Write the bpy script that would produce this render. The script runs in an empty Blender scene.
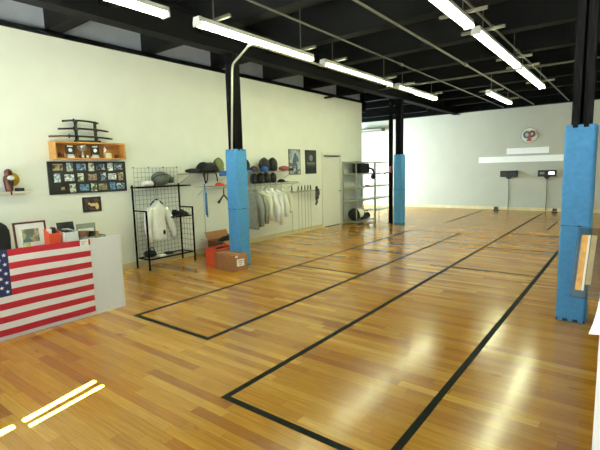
import bpy, bmesh, math, random
from mathutils import Vector, Matrix
random.seed(7)
C = bpy.context.scene.collection
PI = math.pi
XW = -6.84                      # face of the long wall
YB = 16.97                      # face of the far wall

# ------------------------------------------------------------------ materials
def lin(h):
    if isinstance(h, str):
        h = h.lstrip('#'); c = [int(h[i:i+2], 16)/255 for i in (0, 2, 4)]
    else:
        c = list(h)
    return [x/12.92 if x <= .04045 else ((x+.055)/1.055)**2.4 for x in c] + [1]
MATS = {}
def pm(name, col, rough=.6, metal=0, var=.08, scale=8, bump=0, bscale=60, spec=.5, stretch=None):
    if name in MATS: return MATS[name]
    m = bpy.data.materials.new(name); m.use_nodes = True
    nt = m.node_tree; b = nt.nodes['Principled BSDF']
    b.inputs['Roughness'].default_value = rough; b.inputs['Metallic'].default_value = metal
    b.inputs['Specular IOR Level'].default_value = spec
    tc = nt.nodes.new('ShaderNodeTexCoord'); mp = nt.nodes.new('ShaderNodeMapping')
    nt.links.new(tc.outputs['Object'], mp.inputs['Vector'])
    if stretch: mp.inputs['Scale'].default_value = stretch
    n = nt.nodes.new('ShaderNodeTexNoise'); n.inputs['Scale'].default_value = scale; n.inputs['Detail'].default_value = 4
    nt.links.new(mp.outputs['Vector'], n.inputs['Vector'])
    r = nt.nodes.new('ShaderNodeValToRGB'); c = lin(col)
    r.color_ramp.elements[0].position = .3; r.color_ramp.elements[1].position = .7
    r.color_ramp.elements[0].color = [x*(1-var) for x in c[:3]]+[1]
    r.color_ramp.elements[1].color = [min(1, x*(1+var)) for x in c[:3]]+[1]
    nt.links.new(n.outputs['Fac'], r.inputs['Fac']); nt.links.new(r.outputs['Color'], b.inputs['Base Color'])
    if bump:
        n2 = nt.nodes.new('ShaderNodeTexNoise'); n2.inputs['Scale'].default_value = bscale
        nt.links.new(mp.outputs['Vector'], n2.inputs['Vector'])
        bp = nt.nodes.new('ShaderNodeBump'); bp.inputs['Strength'].default_value = bump; bp.inputs['Distance'].default_value = .01
        nt.links.new(n2.outputs['Fac'], bp.inputs['Height']); nt.links.new(bp.outputs['Normal'], b.inputs['Normal'])
    MATS[name] = m; return m
def photo_mat(name, cols, scale, seed=0, rough=.3):
    if name in MATS: return MATS[name]
    m = bpy.data.materials.new(name); m.use_nodes = True
    nt = m.node_tree; b = nt.nodes['Principled BSDF']; b.inputs['Roughness'].default_value = rough
    tc = nt.nodes.new('ShaderNodeTexCoord'); mp = nt.nodes.new('ShaderNodeMapping')
    mp.inputs['Location'].default_value = (seed*3.1, seed*1.7, seed*2.3)
    nt.links.new(tc.outputs['Object'], mp.inputs['Vector'])
    n = nt.nodes.new('ShaderNodeTexNoise'); n.inputs['Scale'].default_value = scale; n.inputs['Detail'].default_value = 3
    nt.links.new(mp.outputs['Vector'], n.inputs['Vector'])
    r = nt.nodes.new('ShaderNodeValToRGB'); cr = r.color_ramp; cr.interpolation = 'CONSTANT' if len(cols) > 3 else 'LINEAR'
    while len(cr.elements) < len(cols): cr.elements.new(.5)
    for i, c in enumerate(cols):
        cr.elements[i].position = .3+.4*i/len(cols); cr.elements[i].color = lin(c)
    nt.links.new(n.outputs['Fac'], r.inputs['Fac']); nt.links.new(r.outputs['Color'], b.inputs['Base Color'])
    MATS[name] = m; return m
def emit_mat(name, col, strength):
    m = bpy.data.materials.new(name); m.use_nodes = True; nt = m.node_tree
    b = nt.nodes['Principled BSDF']; b.inputs['Base Color'].default_value = (.8, .8, .8, 1)
    b.inputs['Emission Color'].default_value = list(col)+[1]; b.inputs['Emission Strength'].default_value = strength
    return m

M = dict(
    white_wall=pm('white_wall_paint', '#ecefe6', .75, var=.02, scale=3, bump=.08, bscale=90),
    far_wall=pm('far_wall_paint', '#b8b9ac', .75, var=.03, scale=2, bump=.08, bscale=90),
    grey_wall=pm('grey_wall_paint', '#c6d2dc', .8, var=.05, scale=4),
    black_paint=pm('black_ceiling_paint', '#050606', .9, var=.3, scale=5, spec=.06),
    black_steel=pm('black_steel_paint', '#050607', .85, var=.2, scale=9, spec=.08),
    wood_trim=pm('pale_wood_trim', '#d8cba0', .5, var=.1, scale=6, stretch=(1, .2, 1)),
    white_trim=pm('white_trim', '#dcdccb', .5, var=.04),
    door_white=pm('door_paint', '#eaece4', .5, var=.02),
    tape=pm('dark_green_tape', '#1b1f16', .8, var=.25, scale=6, spec=.15),
    foam=pm('blue_foam_mat', '#4a92cc', .75, var=.10, scale=26, bump=.25, bscale=160),
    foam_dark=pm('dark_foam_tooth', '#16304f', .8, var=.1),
    conduit=pm('conduit_paint', '#c8c9b8', .4, metal=.2, var=.05),
    pipe=pm('dull_steel_pipe', '#5d5c50', .45, metal=.4, var=.1),
    fixture=pm('white_enamel', '#f2f2ec', .4, var=.02),
    desk_white=pm('white_laminate', '#eceff0', .4, var=.01),
    desk_wood=pm('beige_laminate', '#c9b48c', .5, var=.06),
    flag_red=pm('flag_red', '#b3202f', .85, var=.07, scale=14, bump=.2, bscale=30),
    flag_white=pm('flag_white', '#f4f1ee', .85, var=.02, bump=.2, bscale=30),
    flag_blue=pm('flag_blue', '#1d2857', .85, var=.08, bump=.2, bscale=30),
    black_plastic=pm('black_plastic', '#15171a', .45, var=.15),
    black_cloth=pm('black_cloth', '#13141a', .9, var=.25, scale=14, bump=.4, bscale=50),
    navy_cloth=pm('navy_cloth', '#1b2440', .9, var=.2, scale=14),
    blue_cloth=pm('blue_cloth', '#2c59a8', .85, var=.15, scale=14),
    strap_blue=pm('blue_strap', '#3f7fc4', .8, var=.1),
    olive_cloth=pm('olive_cloth', '#7d8357', .9, var=.12, scale=18),
    maroon_cloth=pm('maroon_cloth', '#4a2a33', .9, var=.2, scale=14),
    pink_cloth=pm('dusky_pink_cloth', '#a4575f', .9, var=.2, scale=14),
    red_cloth=pm('orange_red_cloth', '#d8573a', .85, var=.1),
    white_cloth=pm('white_jacket_cloth', '#f0f2ee', .9, var=.05, scale=10, bump=.35, bscale=22),
    cream_cloth=pm('cream_jacket_cloth', '#e2e0cd', .9, var=.06, scale=10, bump=.35, bscale=22),
    grey_lame=pm('grey_metallic_cloth', '#8d9289', .55, metal=.25, var=.12, scale=14, bump=.35, bscale=22),
    towel=pm('white_towel', '#f4f4f2', .95, var=.03, bump=.5, bscale=90),
    mask_grey=pm('grey_mask_mesh', '#5e6560', .5, metal=.4, var=.35, scale=60, bump=.5, bscale=200),
    mask_black=pm('black_mask_mesh', '#14161b', .55, metal=.2, var=.35, scale=60, bump=.5, bscale=200),
    mask_trim=pm('mask_trim', '#2c2f30', .6, var=.1),
    oak=pm('golden_oak', '#c9954f', .45, var=.14, scale=7, stretch=(3, .6, 8)),
    oak_dark=pm('inner_oak', '#b07a3a', .5, var=.14, scale=7, stretch=(3, .6, 8)),
    black_frame=pm('black_frame', '#101113', .4, var=.1),
    mahogany=pm('mahogany_frame', '#4c1f1d', .35, var=.15),
    paper=pm('white_paper', '#f3f3ef', .7, var=.02),
    paper_beige=pm('beige_paper', '#d9c48c', .7, var=.06),
    paper_print=pm('grey_print', '#a7a2b4', .7, var=.1),
    orange=pm('orange_red_card', '#e0502c', .55, var=.08),
    cardboard=pm('brown_cardboard', '#a06f45', .8, var=.08, scale=12),
    cardboard_dark=pm('inside_cardboard', '#6e4b2f', .85, var=.08, scale=12),
    wire=pm('chrome_wire', '#b9beb4', .3, metal=.7, var=.06),
    galvanised=pm('galvanised_steel', '#aab0a4', .38, metal=.55, var=.06),
    blade=pm('blade_steel', '#8f958e', .3, metal=.8, var=.05),
    silver=pm('silver_metal', '#b6b9b5', .3, metal=.8, var=.08),
    brass=pm('gold_metal', '#d8b03a', .35, metal=.6, var=.15),
    bronze=pm('bronze_brown', '#4c2616', .5, metal=.2, var=.3, scale=40),
    saya=pm('black_lacquer', '#131210', .3, var=.1),
    tsuka=pm('brown_cord_wrap', '#5a4630', .8, var=.4, scale=60),
    red_enamel=pm('red_enamel', '#b0453a', .5, var=.1),
    slate=pm('slate_blue', '#4c5a72', .5, var=.1),
    green_tray=pm('grey_green_tray', '#8d9888', .5, var=.08),
    chair_fabric=pm('black_chair_fabric', '#17181b', .8, var=.2),
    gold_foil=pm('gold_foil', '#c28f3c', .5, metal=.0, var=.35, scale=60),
    tan_print=pm('tan_print', '#9a8a66', .5, var=.2, scale=40),
    sign_white=pm('white_sign_board', '#ffffff', .6, var=0),
    screen=pm('grey_screen', '#6d7578', .3, var=.1),
    outside=pm('outdoor_concrete', '#8f8c85', .9, var=.1),
)
TUBE = emit_mat('fluorescent_tube_glow', (.92, 1.0, .60), 27)
LAMP_W = emit_mat('scoring_lamp_glow', (1, 1, 1), 1.6)

def floor_mat():
    m = bpy.data.materials.new('varnished_strip_wood'); m.use_nodes = True
    nt = m.node_tree; N = nt.nodes; L = nt.links; b = N['Principled BSDF']
    def math_(op, a, bb=None):
        n = N.new('ShaderNodeMath'); n.operation = op
        for i, v in enumerate((a, bb)):
            if v is None: continue
            if isinstance(v, (int, float)): n.inputs[i].default_value = v
            else: L.new(v, n.inputs[i])
        return n.outputs[0]
    tc = N.new('ShaderNodeTexCoord'); sx = N.new('ShaderNodeSeparateXYZ'); L.new(tc.outputs['Object'], sx.inputs[0])
    W = .082
    row = math_('FLOOR', math_('DIVIDE', sx.outputs['Y'], W))
    fy = math_('FRACT', math_('DIVIDE', sx.outputs['Y'], W))
    wn = N.new('ShaderNodeTexWhiteNoise'); wn.noise_dimensions = '1D'; L.new(row, wn.inputs['W'])
    u = math_('ADD', math_('DIVIDE', sx.outputs['X'], .95), math_('MULTIPLY', wn.outputs['Value'], 17.3))
    col = math_('FLOOR', u); fx = math_('FRACT', u)
    cv = N.new('ShaderNodeCombineXYZ'); L.new(row, cv.inputs[0]); L.new(col, cv.inputs[1])
    w2 = N.new('ShaderNodeTexWhiteNoise'); w2.noise_dimensions = '2D'; L.new(cv.outputs[0], w2.inputs['Vector'])
    r = N.new('ShaderNodeValToRGB'); cr = r.color_ramp
    stops = [(0, '#a4681a'), (.08, '#b6791f'), (.35, '#c18824'), (.6, '#c79028'), (.9, '#cf9a30'), (1, '#dcad44')]
    while len(cr.elements) < len(stops): cr.elements.new(.5)
    for i, (p, c) in enumerate(stops): cr.elements[i].position = p; cr.elements[i].color = lin(c)
    L.new(w2.outputs['Value'], r.inputs['Fac'])
    # grain, stretched along each board and shifted per board
    mp = N.new('ShaderNodeMapping'); mp.inputs['Scale'].default_value = (2.2, 34, 1)
    off = N.new('ShaderNodeVectorMath'); off.operation = 'ADD'
    L.new(tc.outputs['Object'], off.inputs[0]); L.new(w2.outputs['Color'], off.inputs[1])
    L.new(off.outputs[0], mp.inputs['Vector'])
    g = N.new('ShaderNodeTexNoise'); g.inputs['Scale'].default_value = 1.6; g.inputs['Detail'].default_value = 5; g.inputs['Distortion'].default_value = .6
    L.new(mp.outputs[0], g.inputs['Vector'])
    gr = N.new('ShaderNodeValToRGB'); gr.color_ramp.elements[0].position = .3; gr.color_ramp.elements[1].position = .72
    gr.color_ramp.elements[0].color = (.78, .68, .55, 1); gr.color_ramp.elements[1].color = (1.08, 1.06, 1.0, 1)
    L.new(g.outputs['Fac'], gr.inputs['Fac'])
    mx = N.new('ShaderNodeMixRGB'); mx.blend_type = 'MULTIPLY'; mx.inputs[0].default_value = .8
    L.new(r.outputs[0], mx.inputs[1]); L.new(gr.outputs[0], mx.inputs[2])
    # knots
    kn = N.new('ShaderNodeTexNoise'); kn.inputs['Scale'].default_value = 3.4
    mp2 = N.new('ShaderNodeMapping'); mp2.inputs['Scale'].default_value = (.9, 2.6, 1); L.new(tc.outputs['Object'], mp2.inputs['Vector']); L.new(mp2.outputs[0], kn.inputs['Vector'])
    kr = N.new('ShaderNodeValToRGB'); kr.color_ramp.elements[0].position = .70; kr.color_ramp.elements[1].position = .80
    kr.color_ramp.elements[0].color = (1, 1, 1, 1); kr.color_ramp.elements[1].color = (.45, .32, .22, 1); L.new(kn.outputs['Fac'], kr.inputs['Fac'])
    mk = N.new('ShaderNodeMixRGB'); mk.blend_type = 'MULTIPLY'; mk.inputs[0].default_value = 1; L.new(mx.outputs[0], mk.inputs[1]); L.new(kr.outputs[0], mk.inputs[2])
    # seams
    ey = math_('MINIMUM', fy, math_('SUBTRACT', 1, fy)); ex = math_('MINIMUM', fx, math_('SUBTRACT', 1, fx))
    seam = math_('MAXIMUM', math_('LESS_THAN', ey, .013), math_('LESS_THAN', ex, .0012))
    ms = N.new('ShaderNodeMixRGB'); ms.blend_type = 'MULTIPLY'; ms.inputs[2].default_value = (.5, .42, .33, 1)
    L.new(seam, ms.inputs[0]); L.new(mk.outputs[0], ms.inputs[1]); L.new(ms.outputs[0], b.inputs['Base Color'])
    b.inputs['Roughness'].default_value = .22; b.inputs['Specular IOR Level'].default_value = .5
    b.inputs['Coat Weight'].default_value = .3; b.inputs['Coat Roughness'].default_value = .13
    # varnish waviness: each board tilts a little, plus a fine ripple
    rp = N.new('ShaderNodeTexNoise'); rp.inputs['Scale'].default_value = 7; rp.inputs['Detail'].default_value = 3
    mp3 = N.new('ShaderNodeMapping'); mp3.inputs['Scale'].default_value = (1, 3, 1); L.new(tc.outputs['Object'], mp3.inputs['Vector']); L.new(mp3.outputs[0], rp.inputs['Vector'])
    hh = math_('ADD', math_('MULTIPLY', rp.outputs['Fac'], .5), math_('MULTIPLY', math_('MULTIPLY', math_('SUBTRACT', w2.outputs['Value'], .5), fy), .10))
    bp = N.new('ShaderNodeBump'); bp.inputs['Strength'].default_value = .045; bp.inputs['Distance'].default_value = .012
    L.new(hh, bp.inputs['Height']); L.new(bp.outputs[0], b.inputs['Normal']); L.new(bp.outputs[0], b.inputs['Coat Normal'])
    return m
M['floor'] = floor_mat()
def clear_mat(name, tint, k):
    m = bpy.data.materials.new(name); m.use_nodes = True; nt = m.node_tree
    for n in list(nt.nodes):
        if n.type == 'BSDF_PRINCIPLED': nt.nodes.remove(n)
    o = nt.nodes['Material Output']; t = nt.nodes.new('ShaderNodeBsdfTransparent'); t.inputs[0].default_value = list(tint)+[1]
    g = nt.nodes.new('ShaderNodeBsdfGlossy'); g.inputs['Roughness'].default_value = .05; g.inputs[0].default_value = (.9, .9, .9, 1)
    x = nt.nodes.new('ShaderNodeMixShader'); x.inputs[0].default_value = k
    nt.links.new(t.outputs[0], x.inputs[1]); nt.links.new(g.outputs[0], x.inputs[2]); nt.links.new(x.outputs[0], o.inputs[0])
    return m
M['glass'] = clear_mat('window_glass', (.96, .98, .97), .04)
M['acrylic'] = clear_mat('clear_acrylic', (.80, .80, .76), .004)

# ------------------------------------------------------------------ mesh helpers
class MB:
    def __init__(s): s.bm = bmesh.new()
    def _faces(s, vs, fs, m):
        v = [s.bm.verts.new(p) for p in vs]
        for f in fs:
            try: s.bm.faces.new([v[i] for i in f]).material_index = m
            except ValueError: pass
        return v
    def box(s, x0, x1, y0, y1, z0, z1, m=0, bev=0):
        t = bmesh.new(); bmesh.ops.create_cube(t, size=1)
        for v in t.verts: v.co = Vector(((x0+x1)/2+v.co.x*(x1-x0), (y0+y1)/2+v.co.y*(y1-y0), (z0+z1)/2+v.co.z*(z1-z0)))
        if bev: bmesh.ops.bevel(t, geom=list(t.edges), offset=bev, segments=2, affect='EDGES', profile=.6)
        s.merge(t, m); return s
    def merge(s, t, m=0, mat=None):
        t.verts.index_update(); vs = [(mat @ v.co if mat else v.co.copy()) for v in t.verts]
        s._faces(vs, [[v.index for v in f.verts] for f in t.faces], m); t.free(); return s
    def obox(s, c, ax, ay, az, m=0):
        c, ax, ay, az = map(Vector, (c, ax, ay, az))
        vs = [c+i*ax+j*ay+k*az for i in (-1, 1) for j in (-1, 1) for k in (-1, 1)]
        s._faces(vs, [(0, 1, 3, 2), (4, 6, 7, 5), (0, 4, 5, 1), (2, 3, 7, 6), (0, 2, 6, 4), (1, 5, 7, 3)], m); return s
    def tube(s, pts, r, seg=8, m=0, cap=True):
        pts = [Vector(p) for p in pts]; n = len(pts); rs = r if isinstance(r, (list, tuple)) else [r]*n
        rings = []; up = None
        for i, p in enumerate(pts):
            d = (pts[min(i+1, n-1)]-pts[max(i-1, 0)]).normalized()
            if up is None: up = Vector((0, 0, 1)) if abs(d.z) < .9 else Vector((1, 0, 0))
            a = d.cross(up).normalized(); b = a.cross(d).normalized(); up = b
            rings.append([s.bm.verts.new(p+rs[i]*(math.cos(2*PI*k/seg)*a+math.sin(2*PI*k/seg)*b)) for k in range(seg)])
        for A, B in zip(rings, rings[1:]):
            for k in range(seg): s.bm.faces.new((A[k], A[(k+1) % seg], B[(k+1) % seg], B[k])).material_index = m
        if cap:
            s.bm.faces.new(rings[0][::-1]).material_index = m; s.bm.faces.new(rings[-1]).material_index = m
        return s
    def loft(s, rings, m=0, cap=True):
        R = [[s.bm.verts.new(p) for p in ring] for ring in rings]; k = len(R[0])
        for A, B in zip(R, R[1:]):
            for i in range(k): s.bm.faces.new((A[i], A[(i+1) % k], B[(i+1) % k], B[i])).material_index = m
        if cap:
            s.bm.faces.new(R[0][::-1]).material_index = m; s.bm.faces.new(R[-1]).material_index = m
        return s
    def ball(s, c, r, m=0, u=16, v=10, cut=None, rot=None):
        t = bmesh.new(); bmesh.ops.create_uvsphere(t, u_segments=u, v_segments=v, radius=1)
        r = r if isinstance(r, (list, tuple)) else (r, r, r)
        for w in t.verts:
            if cut is not None and w.co.z < cut: w.co.z = cut
            w.co = Vector((w.co.x*r[0], w.co.y*r[1], w.co.z*r[2]))
            if rot: w.co = rot @ w.co
            w.co += Vector(c)
        s.merge(t, m); return s
    def lathe(s, prof, c, seg=20, m=0, axis='z'):
        rings = []
        for r, z in prof:
            ring = []
            for k in range(seg):
                a = 2*PI*k/seg; x, y = r*math.cos(a), r*math.sin(a)
                ring.append(Vector(c)+Vector({'z': (x, y, z), 'x': (z, x, y), 'y': (y, z, x)}[axis]))
            rings.append(ring)
        return s.loft(rings, m)
    def prism(s, poly, o, u, v, w, m=0):
        """polygon (a,b) laid out on axes u,v from o, extruded by w"""
        o, u, v, w = map(Vector, (o, u, v, w)); n = len(poly)
        A = [s.bm.verts.new(o+a*u+b*v) for a, b in poly]; B = [s.bm.verts.new(o+a*u+b*v+w) for a, b in poly]
        s.bm.faces.new(A[::-1]).material_index = m; s.bm.faces.new(B).material_index = m
        for i in range(n): s.bm.faces.new((A[i], A[(i+1) % n], B[(i+1) % n], B[i])).material_index = m
        return s
    def build(s, name, mats, parent=None, smooth=False, loc=None, local=False):
        me = bpy.data.meshes.new(name)
        bmesh.ops.recalc_face_normals(s.bm, faces=list(s.bm.faces))
        if parent is not None:
            off = Vector()
            if not local:
                q = parent
                while q: off += q.location; q = q.parent
        else:
            if loc is None:
                co = [v.co for v in s.bm.verts]
                off = Vector([(min(c[i] for c in co)+max(c[i] for c in co))/2 for i in (0, 1)]+[min(c.z for c in co)])
            else: off = Vector(loc)
        for v in s.bm.verts: v.co -= off
        s.bm.to_mesh(me); s.bm.free()
        for m in (mats if isinstance(mats, (list, tuple)) else [mats]): me.materials.append(m)
        if smooth:
            for p in me.polygons: p.use_smooth = True
        o = bpy.data.objects.new(name, me); C.objects.link(o)
        if parent is not None: o.parent = parent
        else: o.location = off
        return o
def tag(o, label, cat, group=None):
    o['label'] = label; o['category'] = cat
    if group: o['group'] = group
    return o
def struct(o): o['kind'] = 'structure'; return o
def thing(name, label, cat, loc, rz=0, group=None):
    o = bpy.data.objects.new(name, None); o.empty_display_size = .1; C.objects.link(o)
    o.location = loc; o.rotation_euler = (0, 0, rz); return tag(o, label, cat, group)
def copy_tree(o, loc=None, rz=None, label=None, parent=None):
    c = o.copy(); C.objects.link(c)
    if parent: c.parent = parent
    if loc is not None: c.location = loc
    if rz is not None: c.rotation_euler = (0, 0, rz)
    if label: c['label'] = label
    for ch in list(o.children): copy_tree(ch, parent=c)
    return c

# ------------------------------------------------------------------ the setting
XL, XR, YF, ZD = -10.6, 2.4, -.2, 4.3
struct(MB().box(XL-.2, XR+.2, YF-.2, YB+.2, -.1, 0).build('floor', M['floor'], loc=(0, 0, 0)))
struct(MB().box(XL-.2, XR+.2, YF-.2, YB+.2, ZD, ZD+.1).build('ceiling', M['black_paint']))
mb = MB()   # long wall with a door opening
DY0, DY1, DZ = 9.97, 10.95, 2.07
mb.box(XW-.16, XW, YF, DY0, 0, 3.70).box(XW-.16, XW, DY1, 12.2, 0, 3.70).box(XW-.16, XW, DY0, DY1, DZ, 3.70)
struct(mb.build('wall_left', M['white_wall']))
struct(MB().box(XW-.22, XW-.06, YF, 12.2, 3.705, ZD).build('wall_left_upper', M['grey_wall']))
struct(MB().box(XW-.05, XW+.035, YF, 12.2, 3.665, 3.735).build('trim_1', M['black_steel']))
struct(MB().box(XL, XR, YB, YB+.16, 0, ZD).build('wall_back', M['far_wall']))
struct(MB().box(XR, XR+.16, YF, YB, 0, ZD).build('wall_right', M['white_wall']))
struct(MB().box(XL, XW-.17, 11.4, 11.56, 0, ZD).build('wall_recess_front', M['white_wall']))
mb = MB(); ya, yb_, za, zb = 12.2, 16.3, .7, 3.0
mb.box(XL-.16, XL, 11.4, ya, 0, ZD).box(XL-.16, XL, yb_, YB, 0, ZD).box(XL-.16, XL, ya, yb_, 0, za).box(XL-.16, XL, ya, yb_, zb, ZD)
struct(mb.build('wall_recess_left', M['white_wall']))
def window(name, axis, p, a0, a1, z0, z1, nm):
    """window in a wall across 'axis' at coordinate p: frame with mullions, and its pane"""
    f = MB()
    def b(u0, u1, w0, w1, d=.05):
        if axis == 'x': f.box(p-d, p+d, u0, u1, w0, w1)
        else: f.box(u0, u1, p-d, p+d, w0, w1)
    b(a0, a1, z0, z0+.07); b(a0, a1, z1-.07, z1); b(a0, a0+.07, z0, z1); b(a1-.07, a1, z0, z1)
    for i in range(1, nm): x = a0+(a1-a0)*i/nm; b(x-.03, x+.03, z0, z1, .04)
    o = struct(f.build(name, M['black_steel']))
    g = MB()
    if axis == 'x': g.box(p-.004, p+.004, a0+.07, a1-.07, z0+.07, z1-.07)
    else: g.box(a0+.07, a1-.07, p-.004, p+.004, z0+.07, z1-.07)
    g.build('pane', M['glass'], o)
    return o
window('window_1', 'x', XL-.08, ya, yb_, za, zb, 3)
# shop front behind the camera: opening with a swung-in door, and wide windows
mb = MB(); y0, y1 = YF-.16, YF
WX = [(-6.5, -3.9), (-3.8, -.95), (.7, 2.2)]
DX0, DX1 = -.68, .42
mb.box(XL, WX[0][0], y0, y1, 0, ZD).box(WX[0][1], WX[1][0], y0, y1, .35, 3.5).box(WX[1][1], DX0, y0, y1, 0, 3.5)
mb.box(DX1, WX[2][0], y0, y1, 0, 3.5).box(WX[2][1], XR, y0, y1, 0, 3.5).box(WX[0][0], XR, y0, y1, 3.5, ZD)
mb.box(DX0, DX1, y0, y1, 2.2, 3.5).box(WX[0][0], WX[1][1], y0, y1, 0, .35).box(WX[2][0], WX[2][1], y0, y1, 0, .35)
struct(mb.build('wall_front', M['white_wall']))
for i, (a, b) in enumerate(WX): window('window_%d' % (i+2), 'y', YF-.08, a, b, .35, 3.5, 2 if i < 2 else 1)
# pavement outside, and an added, unseen sun blocker with gaps cut to cast streaks
struct(MB().box(-14, 6, -9, YF-.2, -.12, -.02).build('pavement', M['outside']))
SUN_EL = math.radians(38)
CZ = 3.65
sh = CZ/math.tan(SUN_EL)
def canopy():
    """flat canopy; its two long gaps (and a short one) let through the streaks of sun on the floor"""
    mb = MB(); yA, yB2 = -5.2, YF-.2
    q = lambda x, y: (x, y-sh)
    # gap edges in order of x, each a quad (floor positions of the streak shifted up the sun ray)
    e1 = [(-3.170, .97), (-3.325, 1.56)]; w1 = .027
    e2 = [(-3.070, .985), (-3.20, 1.56)]; w2 = .019
    def strip(pts): mb.loft([[(x, y, z) for x, y in pts] for z in (CZ, CZ+.02)])
    (a0, b0), (a1, b1) = q(*e1[0]), q(*e1[1]); (c0, d0), (c1, d1) = q(*e2[0]), q(*e2[1])
    ylo, yhi = b0, b1
    strip([(-8, yA), (4, yA), (4, ylo-.16), (-8, ylo-.16)])
    strip([(-8, yhi), (4, yhi), (4, yB2), (-8, yB2)])
    strip([(-8, ylo), (a0-w1, ylo), (a1-w1, yhi), (-8, yhi)])
    strip([(a0+w1, ylo), (c0-w2, ylo), (c1-w2, yhi), (a1+w1, yhi)])
    strip([(c0+w2, ylo), (4, ylo), (4, yhi), (c1+w2, yhi)])
    # below the streaks: a narrow closed bar, then a short stub of the first gap
    k0, k1 = ylo-.045, ylo-.16
    strip([(-8, k0), (4, k0), (4, ylo), (-8, ylo)])
    strip([(-8, k1), (a0+.01-w1+.012, k1), (a0-w1+.012, k0), (-8, k0)]); strip([(a0+w1+.042, k1), (4, k1), (4, k0), (a0+w1+.012, k0)])
    return mb
struct(canopy().build('canopy', M['black_paint']))
# skirting boards
mb = MB(); mb.box(XW, XW+.018, YF, DY0-.06, 0, .11).box(XW, XW+.018, DY1+.06, 12.2, 0, .11)
struct(mb.build('baseboard_left', M['wood_trim']))
struct(MB().box(XL, XR, YB-.018, YB, 0, .11).build('baseboard_back', M['wood_trim']))
# door in the long wall
d = struct(MB().box(XW-.06, XW-.02, DY0+.04, DY1-.04, .015, DZ-.04).build('door_1', M['door_white']))
h = MB(); h.tube([(XW-.02, DY1-.12, 1.0), (XW+.03, DY1-.12, 1.0)], .012); h.ball((XW+.045, DY1-.12, 1.0), .026)
h.build('door_handle', M['silver'], d, True)
f = MB(); f.box(XW-.15, XW+.02, DY0-.05, DY0+.035, 0, DZ+.05).box(XW-.15, XW+.02, DY1-.035, DY1+.05, 0, DZ+.05).box(XW-.15, XW+.02, DY0, DY1, DZ-.035, DZ+.05)
f.build('door_frame', M['door_white'], d)
f = MB(); f.box(XW-.02, XW+.03, DY0+.06, DY1-.12, DZ-.075, DZ-.045); f.build('door_closer', M['pipe'], d)  # dark strip standing in for the shade in the door's top gap
struct(MB().box(XW-.15, XW+.01, DY0+.036, DY1-.036, 0, .012).build('trim_2', M['black_steel']))

# steel: girders over the column rows, joists across the hall, edge beam above the far wall
COLX = (-5.38, -.42); COLY = (5.24, 11.80)
for x in COLX:
    mb = MB(); mb.box(x-.11, x+.11, YF, YB, 3.56, 3.585).box(x-.02, x+.02, YF, YB, 3.58, 4.0).box(x-.11, x+.11, YF, YB, 3.98, 4.01)
    struct(mb.build('ceiling_girder', M['black_steel']))
k = 0
yj = 3.09-1.565*2
while yj < YB:
    if yj > YF+.1:
        x0 = XW-.05 if yj < 12.2 else XL
        struct(MB().box(x0, XR, yj-.11, yj+.11, 4.01 if False else 3.74, ZD).build('ceiling_joist', M['black_paint']))
    yj += 1.565
struct(MB().box(XL, XR, YB-.25, YB-.001, 3.62, ZD).build('ceiling_edge_beam', M['black_paint']))
struct(MB().box(XL, XW-.02, 12.25, 12.5, 3.42, 3.9).build('ceiling_header_beam', M['black_paint']))
struct(MB().box(XL, -5.6, 14.4, 14.6, 3.5, 3.9).build('ceiling_header_beam', M['black_paint']))

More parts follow.
